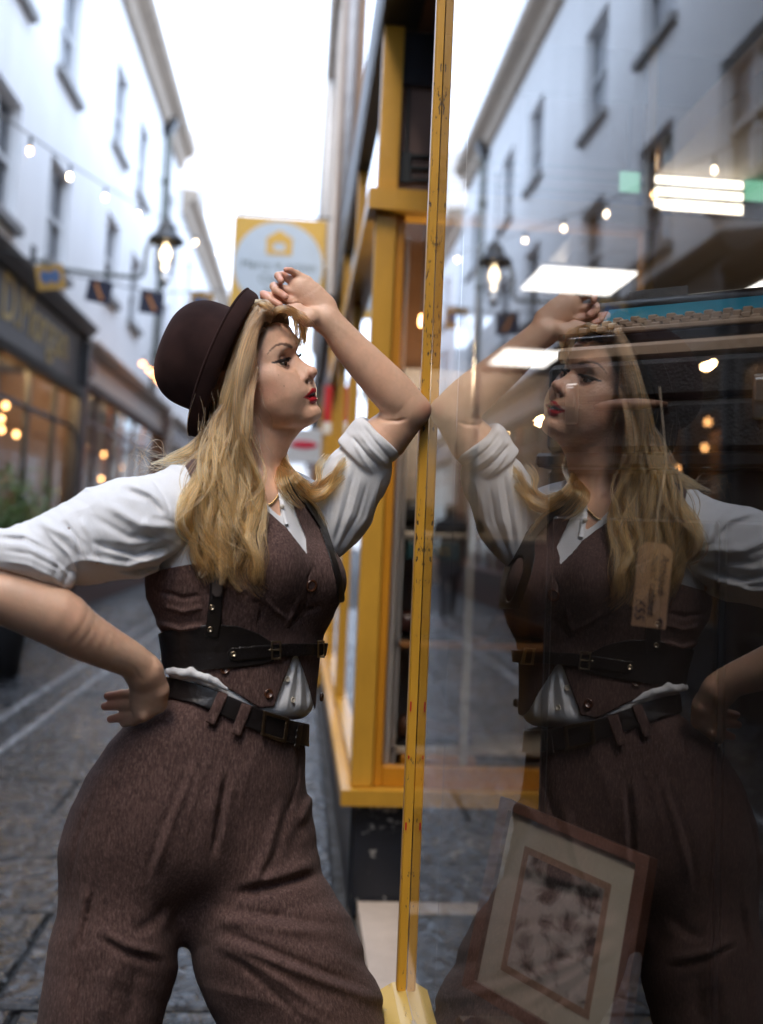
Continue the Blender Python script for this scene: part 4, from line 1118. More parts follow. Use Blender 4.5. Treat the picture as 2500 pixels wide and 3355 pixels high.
def left_hand(P):
    k = .0045
    d = chain(P, [(1070, 1046, 1.660, 46), (1052, 1010, 1.664, 48), (1018, 975, 1.664, 47), (985, 947, 1.662, 40)], .50, .01)
    d = smin(d, chain(P, [(1040, 1020, 1.664, 34), (1003, 930, 1.668, 22)], .55), .012)                 # little finger side
    d = smin(d, chain(P, [(1050, 1040, 1.652, 30), (1012, 1040, 1.640, 30), (975, 1018, 1.640, 24), (948, 1010, 1.636, 15)], .8, .006), .012)   # ball of thumb
    for pts in ([(1006, 918, 1.668, 15), (972, 897, 1.664, 11.5), (952, 887, 1.657, 10.8), (938, 884, 1.650, 10.0)],
                [(985, 938, 1.666, 16), (925, 902, 1.668, 13.0), (911, 903, 1.653, 12.2), (921, 921, 1.634, 11.4)],
                [(968, 958, 1.662, 16), (898, 938, 1.662, 14.0), (905, 950, 1.644, 13.2), (936, 973, 1.630, 12.2)],
                [(960, 988, 1.658, 16), (862, 966, 1.654, 14.0), (884, 980, 1.640, 12.5), (916, 999, 1.634, 11.5)]):
        d = smin(d, chain(P, pts, 1.0, .003), k)
    d = smax(d, -ball(P, lay(1000, 980, 1.610), .020, (1.3, 1, 1)), .014)                             # hollow of the palm
    d = d - strokes(P, [([(935, 990), (985, 975), (1030, 948), (1062, 925)], 3, -.0011), ([(985, 1000), (1015, 1000), (1060, 1005)], 4, -.0009), ([(1090, 1012), (1078, 1030), (1058, 1052)], 3, -.0009),
                        ([(1100, 1022), (1085, 1045), (1066, 1066)], 3, -.0007), ([(990, 916), (1004, 908)], 3, -.001), ([(955, 896), (962, 882)], 2.5, -.0008)])
    return d
def arm_l_sdf(P):
    d = chain(P, ARM_L, .92, 0, 3)
    d = smin(d, left_hand(P), .006)
    # elbow and upper arm of the raised arm
    d = smin(d, chain(P, [(1352, 1338, 1.684, 57), (1380, 1343, 1.684, 32)], .9), .012)
    d = smin(d, chain(P, [(1340, 1355, 1.686, 60), (1262, 1432, 1.696, 78), (1200, 1500, 1.70, 68), (1120, 1590, 1.72, 55)], .9), .010)
    d = d-strokes(P, [([(1236, 1366), (1262, 1378), (1300, 1380), (1335, 1372)], 5, -.0035), ([(1095, 1050), (1140, 1090), (1180, 1125)], 9, .0012)])
    return d
def arm_r_sdf(P):
    # other arm, hand on the hip
    e = chain(P, [(440, 1720, 1.50, 90), (60, 1880, 1.415, 92), (-70, 1935, 1.395, 88), (20, 1955, 1.395, 96), (173, 2016, 1.405, 100), (258, 2073, 1.42, 86), (348, 2121, 1.44, 72), (432, 2164, 1.462, 60), (468, 2200, 1.475, 58)], .85, 0, 3)
    e = smin(e, chain(P, [(462, 2195, 1.473, 55), (486, 2255, 1.495, 58), (478, 2300, 1.505, 52), (470, 2325, 1.51, 36)], .62, .01), .012)
    e = smin(e, chain(P, [(500, 2200, 1.472, 34), (522, 2262, 1.485, 30), (525, 2310, 1.50, 22)], .8, .006), .012)
    for pts in ([(455, 2275, 1.515, 20), (400, 2276, 1.545, 17), (352, 2281, 1.552, 13)], [(455, 2310, 1.515, 21), (395, 2310, 1.545, 17.5), (343, 2315, 1.553, 13.5)],
                [(465, 2340, 1.515, 20), (410, 2347, 1.545, 17), (362, 2357, 1.552, 13)], [(470, 2345, 1.50, 19), (440, 2362, 1.53, 16), (405, 2372, 1.55, 12)]):
        e = smin(e, chain(P, pts, 1.0, .003), .006)
    e = e-strokes(P, [([(440, 2185), (452, 2215), (470, 2232)], 4, -.0012), ([(500, 2142), (515, 2170), (520, 2200)], 6, .0016)])
    return e

SKIN = np.array([0.72, 0.43, 0.29], np.float32)
def head_color(V):
    f, u, s = head_local(V); sa = np.abs(s)
    c = np.tile(SKIN, (len(V), 1))
    def mixc(m, col):
        m = np.clip(m, 0, 1)[:, None]; return c*(1-m)+np.array(col, np.float32)*m
    n = vnoise(V, 35)*.07+vnoise(V, 110)*.06+vnoise(V, 320)*.05
    c = c*np.stack([1+0*n, 1-.05*vnoise(V, 50, 7.), 1-.07*vnoise(V, 50, 7.)], 1)
    c = c*(1+n[:, None])
    c = mixc(.30*np.exp(-(((f-8)/30)**2+((u+40)/16)**2)), (.58, .21, .16))                   # blusher
    c = mixc(.30*np.exp(-(((f-72)/12)**2+((u+38)/9)**2)), (.55, .22, .17))
    c = mixc(.30*np.exp(-(((f-40)/9)**2+((u+16)/5)**2+((sa-30)/13)**2)), (.42, .20, .16))
    op, hi, azn = eye_open(f, u, s)
    r = np.sqrt((f-EYE[0])**2+(u-EYE[1])**2+(sa-EYE[2])**2)
    near = (r < 17) & (f > EYE[0]-6)
    c = mixc(np.where(near, .35*np.exp(-((hi-.35)/.35)**2), 0), (.52, .24, .12))                  # eye shadow
    # liner, lower lid, brow: drawn once for both sides
    Lq = head_to_lay(f, u, sa); lx = Lq[:, 0]*S0+1250; ly = 1677-Lq[:, 2]*S0
    front = (f > 8) & (sa > 5)
    d_, t_ = polydist(lx, ly, [(887, 1187.5), (900, 1187.5), (917, 1182.5), (932, 1178), (946, 1174.5), (954, 1174)])
    c = mixc(np.where(front, np.clip((np.interp(t_, [0, .15, .45, .8, 1], [1.0, 4.2, 6.4, 5.2, 3.0])-d_)/1.2, 0, 1)*.97, 0), (.008, .007, .010))
    d_, t_ = polydist(lx, ly, [(903, 1190), (918, 1200), (934, 1203), (948, 1198)])
    c = mixc(np.where(front, np.clip((2.2-d_)/2, 0, 1)*.5, 0), (.12, .06, .045))
    a_, t_ = polydist(lx, ly, [(876, 1160), (888, 1145), (905, 1131), (925, 1126), (944, 1131), (955, 1137)])
    bw = np.interp(t_, [0, .2, .6, .85, 1], [1.5, 3.6, 5.8, 7.0, 5.2])
    bn = vnoise(np.stack([lx*.16, ly*.35, lx*0], 1).astype(np.float32), 1)*1.6
    c = mixc(np.where(front, np.clip((bw+bn-a_)/2.6, 0, 1)*.9, 0), (.065, .030, .021))
    # lips
    up, lo = lips(f, u, sa)
    lipm = np.clip((1.25-np.minimum(up, lo))/.8, 0, 1)*(sa < 26)*np.clip((u+88)/2, 0, 1)
    c = mixc(np.where(f > 36, lipm, 0), (.37, .010, .018))
    for poly, col_ in (([(994, 1302.5), (1008, 1290), (1023, 1273.5), (1030, 1270.5), (1045, 1270), (1045, 1286), (1022, 1292), (1004, 1301.5)], (.36, .010, .018)), ([(994, 1302), (1010, 1299.5), (1028, 1297.5), (1048, 1300), (1048, 1319), (1034, 1318.5), (1012, 1310.5)], (.40, .012, .022)),
                       ([(1000, 1301.2), (1014, 1293.5), (1030, 1287), (1037, 1287), (1037, 1297), (1014, 1299.5)], (.035, .006, .007))):
        c = mixc(np.where((f > 30) & (u > -92) & (u < -55), np.clip(.6-sdpoly(lx.astype(np.float32), ly.astype(np.float32), poly)/1.2, 0, 1), 0), col_)
    inm = np.where((np.abs(u+72.8) < 3.2) & (f < 55) & (sa < 20) & (f > 38), 1, 0)*lipm
    c = mixc(inm*.7, (.06, .008, .008))
    for (mx_, my_, mr_) in ((913, 1229, 1.5), (931, 1265, 1.6), (905, 1250, 1.1), (884, 1310, 1.2)):       # moles
        c = mixc(np.where(s > 0, np.clip((mr_+.8-np.hypot(lx-mx_, ly-my_))/.8, 0, 1)*.6, 0), (.20, .09, .06))
    # hair roots at the hairline
    hl = np.interp(sa, [0, 20, 40, 55, 70], [60, 60, 56, 40, 10])
    c = mixc(np.clip((u-hl)/6, 0, 1)*.9, (.16, .09, .045))
    return np.clip(c, 0, 1)
def limb_color(V):
    c = np.tile(SKIN*np.array([.98, 1.0, 1.0], np.float32), (len(V), 1))
    n = vnoise(V, 22)*.07+vnoise(V, 70)*.06+vnoise(V, 240)*.05
    c = c*np.stack([1+0*n, 1-.06*vnoise(V, 30, 7.), 1-.08*vnoise(V, 30, 7.)], 1)
    c = c*(1+n[:, None])
    px = V[:, 0]*S0+1250; py = 1677-V[:, 2]*S0
    m = np.zeros(len(V), np.float32)
    for (x, y, r) in ((940, 885, 26), (918, 915, 26), (930, 968, 26), (862, 968, 22), (905, 995, 24), (350, 2282, 40), (345, 2316, 40), (362, 2356, 40), (1405, 1345, 30)):
        m = np.maximum(m, np.exp(-((px-x)**2+(py-y)**2)/r**2))
    m = (m*.55)[:, None]
    return np.clip(c*(1-m)+np.array([.55, .19, .14], np.float32)*m, 0, 1)
def skin_mat():
    m, N, L, P = node_mat('skin')
    at = N.new('ShaderNodeAttribute'); at.attribute_name = 'tint'
    L.new(at.outputs['Color'], P.inputs['Base Color'])
    P.inputs['Roughness'].default_value = .44; P.inputs['Specular IOR Level'].default_value = .45
    P.inputs['Subsurface Weight'].default_value = .12; P.inputs['Subsurface Radius'].default_value = (.9, .35, .2); P.inputs['Subsurface Scale'].default_value = .006
    tc = N.new('ShaderNodeTexCoord'); nz = N.new('ShaderNodeTexNoise'); nz.inputs['Scale'].default_value = 380; nz.inputs['Detail'].default_value = 5
    L.new(tc.outputs['Object'], nz.inputs['Vector'])
    b = N.new('ShaderNodeBump'); b.inputs['Strength'].default_value = .3; b.inputs['Distance'].default_value = .001
    L.new(nz.outputs['Fac'], b.inputs['Height']); L.new(b.outputs[0], P.inputs['Normal'])
    return m
M['skin'] = skin_mat()
def head_neck(P):
    d = smin(head_sdf(P), neck_sdf(P), .012)
    py = 1677-P[:, 2]*S0
    m = py > 1480
    if m.any():
        Q = P[m]; t = np.maximum(torso(Q)+.0005, (1677-Q[:, 2]*S0-1780)/S0)
        e = d.copy(); e[m] = smin(d[m], t, .02); d = e
    return d
def make_body():
    parts = []; nv = 0
    for fn, bx, h, cf in ((head_neck, (660, 960, 1.52, 1075, 1760, 1.80), .0015, head_color), (arm_l_sdf, (850, 855, 1.58, 1430, 1700, 1.80), .0019, limb_color),
                          (arm_r_sdf, (-190, 1600, 1.30, 570, 2420, 1.60), .0024, limb_color)):
        V, F_ = polygonise(fn, lay(bx[0], bx[4], bx[2]), lay(bx[3], bx[1], bx[5]), h)
        V = relax(V, F_, 1)
        parts.append((V, F_+nv, cf(V.astype(np.float32)))); nv += len(V)
    V, F_, c = [np.concatenate([p[i] for p in parts]) for i in range(3)]
    W = to_world(V); org = np.array(wom.location)
    o = bpy.data.objects.new('body', np_mesh('body', W-org, F_, M['skin'], c)); o.location = org
    return link(o, wom)
body = make_body()

# eyes, teeth
def eyeball(sgn):
    n, m_ = 28, 20
    V = []; C = []
    for i in range(m_+1):
        th = math.pi*i/m_
        for j in range(n):
            ph = 2*math.pi*j/n
            r = 12.25+(.5*math.exp(-(th/.35)**2))
            df, d1, d2 = r*math.cos(th), r*math.sin(th)*math.cos(ph), r*math.sin(th)*math.sin(ph)
            V.append((EYE[0]+df, EYE[1]+d1-.03*df*0, sgn*EYE[2]+d2))
            C.append((.010, .008, .008) if th < .17 else ((.20, .10, .04) if th < .44 else ((.03, .02, .015) if th < .50 else (.62, .56, .53))))
    V = np.array(V)
    # gaze a little down
    q = V-np.array([EYE[0], EYE[1], sgn*EYE[2]]); a = R_(-7)
    V = np.stack([EYE[0]+q[:, 0]*math.cos(a)-q[:, 1]*math.sin(a), EYE[1]+q[:, 0]*math.sin(a)+q[:, 1]*math.cos(a), V[:, 2]], 1)
    F_ = np.array([(i*n+j, i*n+(j+1) % n, (i+1)*n+(j+1) % n, (i+1)*n+j) for i in range(m_) for j in range(n)])
    W = to_world(head_to_lay(V[:, 0], V[:, 1], V[:, 2])); org = W.mean(0)
    m, N, L, P = node_mat('eye'); at = N.new('ShaderNodeAttribute'); at.attribute_name = 'tint'; L.new(at.outputs['Color'], P.inputs['Base Color']); P.inputs['Roughness'].default_value = .08
    o = bpy.data.objects.new('eye', np_mesh('eye', W-org, F_, m, np.array(C, np.float32))); o.location = org
    return link(o, body)
eyeball(1); eyeball(-1)
tb_ = MB()
for k in range(6):
    s_ = -9+3.6*k
    p_ = to_world(head_to_lay([54.5-.06*s_*s_/2], [-70.8], [s_]))[0]
    tb_.lathe([(.0012, -.003), (.0019, -.0015), (.0019, .003)], p_, 8)
tb_.build('teeth', mat('teeth', (.62, .56, .48), .25, .05), body)
# lashes: short tapered hairs from the upper lid edge, a few below
lash = MB()
for sg in (1, -1):
    for k in range(30):
        azn = -.78+1.72*k/29; az = azn*R_(54)+R_(13); w = max(0, 1-azn**2)
        el = R_(5)*w**.7+R_(6)*azn
        def at_(r, el, az): return (EYE[0]+r*math.cos(el)*math.cos(az), EYE[1]+r*math.sin(el), sg*(EYE[2]+r*math.cos(el)*math.sin(az)))
        ln = 7.5*(.55+.45*(azn+.8)/1.7)
        pts = [at_(13.4, el, az), at_(13.4+ln*.5, el-.02, az+.05), at_(13.4+ln*.85, el+.08, az+.10), at_(13.4+ln, el+.17, az+.13)]
        lash.tube([tuple(q) for q in to_world(head_to_lay(*np.array(pts).T))], [.0005, .00045, .0003, .0001], 4, False)
    for k in range(12):
        azn = -.6+1.4*k/11; az = azn*R_(54)+R_(13); w = max(0, 1-azn**2); el = -R_(25)*w**.8+R_(6)*azn
        pts = [at_(13.3, el, az), at_(15, el-.06, az+.04), at_(16.2, el-.13, az+.06)]
        lash.tube([tuple(q) for q in to_world(head_to_lay(*np.array(pts).T))], [.0002, .00016, .00006], 4, False)
lash.build('eyelashes', mat('lash', (.008, .007, .007), .6, .1), body)

# ------------------------------------------------------------------ her clothes
# ---- shirt
SLEEVE_R = [(585, 1625, 1.540, 100), (500, 1690, 1.515, 136), (390, 1737, 1.490, 160), (270, 1778, 1.455, 142), (160, 1805, 1.43, 118), (40, 1822, 1.41, 96), (-80, 1850, 1.40, 92)]
R_FOLDS = [([(104, 1699), (230, 1760), (300, 1850)], 16, .006), ([(390, 1602), (487, 1630), (540, 1690)], 12, -.005), ([(278, 1776), (445, 1811), (599, 1769)], 13, -.0065),
           ([(250, 1830), (420, 1858), (620, 1800)], 13, .006), ([(330, 1640), (460, 1720), (600, 1730)], 18, .006), ([(300, 1690), (420, 1760), (560, 1760)], 12, -.004), ([(501, 1575), (540, 1630), (560, 1690)], 5, -.0022),
           ([(200, 1700), (250, 1760), (285, 1860)], 8, -.006), ([(260, 1690), (300, 1760), (330, 1850)], 12, .004), ([(430, 1870), (520, 1850), (640, 1790)], 10, -.004), ([(150, 1740), (230, 1820), (262, 1890)], 7, .005),
           ([(420, 1585), (500, 1620), (580, 1700)], 16, .004), ([(350, 1880), (470, 1885), (560, 1862)], 10, .004)]
CUFF_R = [(-90, 1808, 1.395, 86), (40, 1822, 1.395, 88), (130, 1850, 1.40, 80), (205, 1886, 1.41, 52)]
CUFF_FOLDS = [([(-20, 1762), (80, 1768), (170, 1812), (240, 1885)], 9, -.008), ([(0, 1800), (100, 1816), (190, 1862), (232, 1915)], 7, -.0035), ([(-10, 1835), (90, 1850), (180, 1895), (222, 1930)], 7, .003), ([(20, 1870), (110, 1885), (200, 1920)], 5, -.003)]
L_FOLDS = [([(1128, 1470), (1095, 1600), (1078, 1750)], 7, -.005), ([(1150, 1500), (1118, 1640), (1085, 1780)], 6, .004), ([(1168, 1520), (1135, 1650), (1092, 1795)], 6, -.0055), ([(1188, 1545), (1155, 1670), (1096, 1808)], 6, .004),
           ([(1208, 1565), (1172, 1690), (1100, 1815)], 6, -.0055), ([(1240, 1575), (1200, 1700), (1110, 1825)], 8, .004), ([(1262, 1585), (1225, 1690), (1130, 1815)], 6, -.004), ([(1105, 1500), (1080, 1600), (1066, 1720)], 6, .003)]
def cyl(P, c, ax, r, hh, rnd_):
    q = P-np.asarray(c, np.float32); ax = np.asarray(ax, np.float32); ax = ax/np.linalg.norm(ax)
    t = q@ax; rad = np.sqrt(np.maximum((q**2).sum(1)-t*t, 1e-12))
    dx = rad-(r-rnd_); dy = np.abs(t)-(hh-rnd_)
    return np.minimum(np.maximum(dx, dy), 0)+np.sqrt(np.maximum(dx, 0)**2+np.maximum(dy, 0)**2)-rnd_
SKIN_V = [(800, 1380), (905, 1470), (898, 1560), (910, 1600), (920, 1694), (893, 1672), (855, 1626), (790, 1560)]
SHIRT_FOLDS = [([(972, 2160), (955, 2240), (938, 2325)], 5, .003), ([(978, 2165), (972, 2250), (960, 2335)], 5, -.003), ([(982, 2170), (988, 2250), (985, 2335)], 5, .003), ([(986, 2175), (1002, 2250), (1006, 2335)], 5, -.003), ([(990, 2180), (1014, 2250), (1022, 2330)], 5, .003), ([(962, 2180), (930, 2260), (912, 2320)], 5, -.0025)]
def shirt_torso(P):
    px, py = pxy(P)
    t = torso(P)
    d = t-.004-.0012*vnoise(P, (26, 26, 11))-strokes(P, SHIRT_FOLDS)
    # collar stand round the neck
    neck = chain(P, NECK, .95)
    col = smax(neck-.013, np.maximum((1560-py-(px-860)*.35)/S0, (py-1660)/S0), .006)
    d = smin(d, col, .008)
    # open V of skin
    v = np.where(P[:, 1] < 1.72, -sdpoly(px, py, SKIN_V)/S0, -1)
    d = np.maximum(d, v)
    d = np.maximum(d, -(t+.004))
    top = np.interp(px, [500, 546, 640, 700, 780, 860, 940, 1040], [2225, 2232, 2252, 2276, 2312, 2348, 2378, 2400])
    return np.maximum(d, (py-top+14)/S0)
def shirt_right(P):
    d = chain(P, SLEEVE_R, .86, 0, 3)
    px, py = pxy(P)
    A = R_(20); al = px*math.cos(A)+py*math.sin(A); pe = -px*math.sin(A)+py*math.cos(A)
    d = d-1.35*strokes(P, R_FOLDS)-.0030*vnoise(np.stack([al*.006, pe*.021, P[:, 1]*6], 1).astype(np.float32), 1, 2.)-.0014*vnoise(P, (30, 30, 46))-.0006*vnoise(P, 80)-.0038*(1-np.abs(vnoise(np.stack([al*.0042, pe*.0125, P[:, 1]*5], 1).astype(np.float32), 1, 21.)))**6
    c = chain(P, CUFF_R, .9, 0, 2)-strokes(P, CUFF_FOLDS)-.001*vnoise(P, 40)
    # the cuff ends in an edge; the arm shows below it
    px, py = pxy(P)
    edge = np.interp(px, [-100, 0, 104, 180, 232, 262], [1848, 1863, 1893, 1922, 1938, 1915])
    c = smax(c, (py-edge)/S0, .004)
    d = smax(d, (py-np.interp(px, [-100, 0, 104, 232, 262, 300, 390, 560, 700], [1830, 1845, 1875, 1915, 1925, 1930, 1925, 1895, 1850]))/S0, .008)
    return smin(d, c, .004)
def shirt_left(P):
    d = chain(P, [(1205, 1490, 1.698, 86), (1160, 1575, 1.71, 100), (1110, 1670, 1.715, 104), (1072, 1750, 1.715, 78), (1056, 1800, 1.71, 50)], .85, .02)
    d = d-.5*strokes(P, L_FOLDS)-.0016*vnoise(P, (60, 60, 14), 4.)-.001*vnoise(P, 45)-.003*(1-np.abs(vnoise(P, (34, 30, 9), 13.)))**6
    d = smax(d, ((P[:, 0]-lay(1215, 1462, 0)[0])*.67+(P[:, 2]-lay(1215, 1462, 0)[2])*.74), .006)
    ax = (.67, -.10, .74)
    c = cyl(P, lay(1211, 1464, 1.697), ax, .0462, .030, .006)
    c = smin(c, cyl(P, lay(1222, 1452, 1.696), ax, .0475, .015, .004), .002)
    c = c-strokes(P, [([(1150, 1425), (1195, 1480), (1262, 1552)], 5, -.005), ([(1170, 1410), (1215, 1470), (1285, 1540)], 6, .003), ([(1185, 1392), (1232, 1450), (1298, 1528)], 4, -.003), ([(1160, 1450), (1180, 1490), (1230, 1560)], 5, .0025)])-.0016*vnoise(P, (40, 40, 60))
    c = np.maximum(c, -chain(P, [(1330, 1355, 1.69, 66), (1190, 1500, 1.70, 78)], .9))
    return smin(d, c, .004)
def cloth_mat(name, col, dark, rough=.85, weave=900, bump=.25, flecks=0.0, fcol=(.3, .2, .17)):
    m, N, L, P = node_mat(name)
    tc = N.new('ShaderNodeTexCoord')
    n1 = N.new('ShaderNodeTexNoise'); n1.inputs['Scale'].default_value = 9; n1.inputs['Detail'].default_value = 5
    n2 = N.new('ShaderNodeTexNoise'); n2.inputs['Scale'].default_value = weave; n2.inputs['Detail'].default_value = 2
    mp = N.new('ShaderNodeMapping'); mp.inputs['Scale'].default_value = (1, 1, .30)
    L.new(tc.outputs['Object'], n1.inputs['Vector']); L.new(tc.outputs['Object'], mp.inputs['Vector']); L.new(mp.outputs[0], n2.inputs['Vector'])
    r = N.new('ShaderNodeValToRGB'); r.color_ramp.elements[0].position = .32; r.color_ramp.elements[1].position = .68
    r.color_ramp.elements[0].color = (*dark, 1); r.color_ramp.elements[1].color = (*col, 1)
    ad = N.new('ShaderNodeMath'); ad.operation = 'MULTIPLY_ADD'; ad.inputs[1].default_value = .35
    h = N.new('ShaderNodeMath'); h.operation = 'MULTIPLY'; h.inputs[1].default_value = .65
    L.new(n2.outputs['Fac'], h.inputs[0]); L.new(n1.outputs['Fac'], ad.inputs[0]); L.new(h.outputs[0], ad.inputs[2]); L.new(ad.outputs[0], r.inputs['Fac'])
    src = r.outputs[0]
    if flecks > 0:
        mp2 = N.new('ShaderNodeMapping'); mp2.inputs['Scale'].default_value = (1, 1, .22); L.new(tc.outputs['Object'], mp2.inputs['Vector'])
        n4 = N.new('ShaderNodeTexNoise'); n4.inputs['Scale'].default_value = 330; n4.inputs['Detail'].default_value = 3; L.new(mp2.outputs[0], n4.inputs['Vector'])
        hv = N.new('ShaderNodeHueSaturation'); mv = N.new('ShaderNodeMapRange'); mv.inputs['From Min'].default_value = .3; mv.inputs['From Max'].default_value = .7; mv.inputs['To Min'].default_value = .68; mv.inputs['To Max'].default_value = 1.35
        L.new(n4.outputs['Fac'], mv.inputs['Value']); L.new(mv.outputs[0], hv.inputs['Value']); L.new(src, hv.inputs['Color']); src = hv.outputs[0]
        n3 = N.new('ShaderNodeTexNoise'); n3.inputs['Scale'].default_value = weave*.45; n3.inputs['Detail'].default_value = 3; L.new(mp.outputs[0], n3.inputs['Vector'])
        r3 = N.new('ShaderNodeValToRGB'); r3.color_ramp.elements[0].position = .52; r3.color_ramp.elements[1].position = .66
        L.new(n3.outputs['Fac'], r3.inputs['Fac'])
        ml = N.new('ShaderNodeMath'); ml.operation = 'MULTIPLY'; ml.inputs[1].default_value = flecks; L.new(r3.outputs[0], ml.inputs[0])
        mx = N.new('ShaderNodeMix'); mx.data_type = 'RGBA'; L.new(ml.outputs[0], mx.inputs['Factor']); L.new(src, mx.inputs['A']); mx.inputs['B'].default_value = (*fcol, 1)
        src = mx.outputs['Result']
    L.new(src, P.inputs['Base Color'])
    P.inputs['Roughness'].default_value = rough; P.inputs['Specular IOR Level'].default_value = .2
    P.inputs['Sheen Weight'].default_value = .03; P.inputs['Sheen Roughness'].default_value = .5
    b = N.new('ShaderNodeBump'); b.inputs['Strength'].default_value = bump; b.inputs['Distance'].default_value = .002
    L.new(n2.outputs['Fac'], b.inputs['Height']); L.new(b.outputs[0], P.inputs['Normal'])
    return m
M['shirt'] = cloth_mat('white_cotton', (.79, .795, .81), (.70, .71, .735), .8, 800, .10)
M['tweed'] = cloth_mat('brown_tweed', (.122, .071, .062), (.054, .031, .028), .9, 900, .6, .42, (.24, .155, .132))
M['leather'] = mat('black_brown_leather', (.011, .0085, .0085), .38, .35, 14, .12, 120)
M['buckle'] = mat('dull_brass', (.42, .34, .24), .3, .2, 40, metal=1.0)
M['horn'] = mat('horn_button', (.075, .028, .014), .22, .5, 160)
M['pearl'] = mat('pearl_button', (.55, .50, .42), .3, .1, 60)
shirt = sculpt('shirt', shirt_torso, (520, 1480, 1.46, 1120, 2370, 1.80), .0026, M['shirt'], wom)
sculpt('sleeve', shirt_right, (-180, 1500, 1.28, 700, 1960, 1.68), .0024, M['shirt'], shirt)
sculpt('sleeve', shirt_left, (980, 1350, 1.60, 1330, 1880, 1.80), .0020, M['shirt'], shirt)

# ---- waistcoat
VEST = [(604, 1526), (640, 1600), (655, 1720), (640, 1845), (440, 1880), (440, 2140), (548, 2205), (650, 2205), (760, 2265), (850, 2322), (898, 2316), (962, 2150), (976, 2150), (1008, 2240), (1034, 2340),
        (1080, 2320), (1090, 2100), (1150, 2000), (1150, 1880), (1098, 1780), (1062, 1700), (1000, 1620), (928, 1568), (922, 1588), (950, 1630), (976, 1698), (1001, 1756), (1005, 1814), (940, 1729), (858, 1656), (812, 1612), (760, 1500), (640, 1480)]
V_FOLDS = [([(520, 1935), (600, 1960), (660, 1950)], 9, -.004), ([(530, 1985), (600, 2005), (670, 1990)], 9, .004), ([(505, 2040), (590, 2065), (680, 2050)], 10, .007), ([(510, 2075), (570, 2095), (640, 2085)], 7, -.005),
           ([(830, 1960), (860, 1990), (850, 2050)], 9, -.004), ([(960, 2050), (1000, 2000), (1060, 1985)], 9, -.004), ([(930, 2060), (965, 2010), (985, 1950)], 9, .003), ([(700, 1900), (760, 1930), (830, 1935)], 12, .002),
           ([(1030, 1850), (1010, 1890), (1005, 1960), (985, 2080)], 3, -.0022), ([(870, 1960), (900, 2000), (960, 2040)], 8, .003), ([(560, 1900), (565, 1960)], 5, -.002)]
def vest_sdf(P):
    px, py = pxy(P); t = torso(P)
    relief = np.maximum(strokes(P, V_FOLDS)+.0016*vnoise(P, (18, 18, 24)), -.0032)
    d = np.maximum(t-.0090-relief, -(t-.0052-relief))
    return smax(d, sdpoly(px, py, VEST)/S0, .002)
vest = sculpt('waistcoat', vest_sdf, (440, 1490, 1.44, 1150, 2350, 1.82), .0022, M['tweed'], wom)

# ---- trousers
_K = np.array([(2150, 564, 1016, .098, 1.636), (2214, 552, 1016, .103, 1.637), (2290, 538, 1010, .112, 1.638), (2361, 424, 1000, .118, 1.636), (2429, 360, 998, .125, 1.635), (2539, 288, 1002, .132, 1.635), (2649, 238, 1008, .136, 1.637),
               (2776, 216, 1004, .136, 1.640), (2900, 206, 1030, .136, 1.643), (3050, 168, 1060, .125, 1.645)], np.float32)
LEG_R = [(400, 2850, 1.615, 190), (390, 3040, 1.610, 208), (372, 3140, 1.608, 218), (345, 3250, 1.605, 206), (318, 3400, 1.605, 202), (285, 3700, 1.62, 178), (262, 4120, 1.66, 150)]
LEG_L = [(815, 2800, 1.655, 208), (842, 2960, 1.655, 234), (898, 3120, 1.650, 272), (962, 3280, 1.647, 266), (1008, 3400, 1.645, 258), (1085, 3700, 1.66, 215), (1130, 4110, 1.72, 170)]
K_FOLDS = [([(440, 2390), (405, 2500), (372, 2640)], 4, -.004), ([(985, 2440), (975, 2560), (935, 2700)], 4, -.003), ([(700, 2440), (640, 2600), (590, 2780)], 9, .003), ([(652, 2471), (542, 2742), (500, 2878)], 11, .007), ([(634, 2476), (522, 2742), (478, 2880)], 8, -.005), ([(746, 2522), (720, 2675), (699, 2810)], 9, -.012), ([(766, 2530), (742, 2680), (722, 2800)], 12, .006), ([(726, 2530), (700, 2680)], 12, .004),
           ([(932, 2600), (881, 2793), (813, 2920)], 12, .006), ([(950, 2610), (905, 2790), (840, 2920)], 10, -.004), ([(1042, 2861), (890, 2905), (763, 2930)], 12, -.014), ([(1045, 2825), (930, 2868), (800, 2900)], 16, .008),
           ([(1000, 2690), (960, 2760), (940, 2850)], 14, -.004), ([(1100, 3064), (850, 3030), (703, 3013)], 13, .007), ([(1110, 3030), (860, 2995), (740, 2975)], 10, -.005), ([(1254, 3285), (1017, 3200), (848, 3132), (690, 3070)], 12, .009),
           ([(1240, 3250), (1010, 3165), (848, 3095), (720, 3045)], 9, -.006), ([(1100, 3340), (930, 3220), (800, 3140), (690, 3090)], 10, .008), ([(1000, 3350), (880, 3240), (780, 3150)], 9, -.006), ([(322, 3047), (420, 3100), (542, 3130)], 11, .008),
           ([(330, 3075), (420, 3130), (530, 3155)], 9, -.007), ([(322, 2573), (254, 2750), (212, 3005)], 5, -.003), ([(290, 2900), (262, 3010), (235, 3110)], 14, .007), ([(320, 2880), (290, 3000), (262, 3130)], 9, -.006),
           ([(560, 2950), (500, 3020), (430, 3060)], 14, -.006), ([(262, 3130), (255, 3250), (250, 3350)], 16, -.006), ([(600, 2940), (560, 3050), (590, 3170)], 18, -.006), ([(1035, 2600), (1010, 2640), (985, 2700)], 12, .006), ([(420, 2420), (340, 2540), (290, 2650)], 22, .003),
           ([(380, 3150), (340, 3260), (330, 3355)], 18, .006), ([(450, 3150), (430, 3260), (420, 3355)], 16, -.005)]
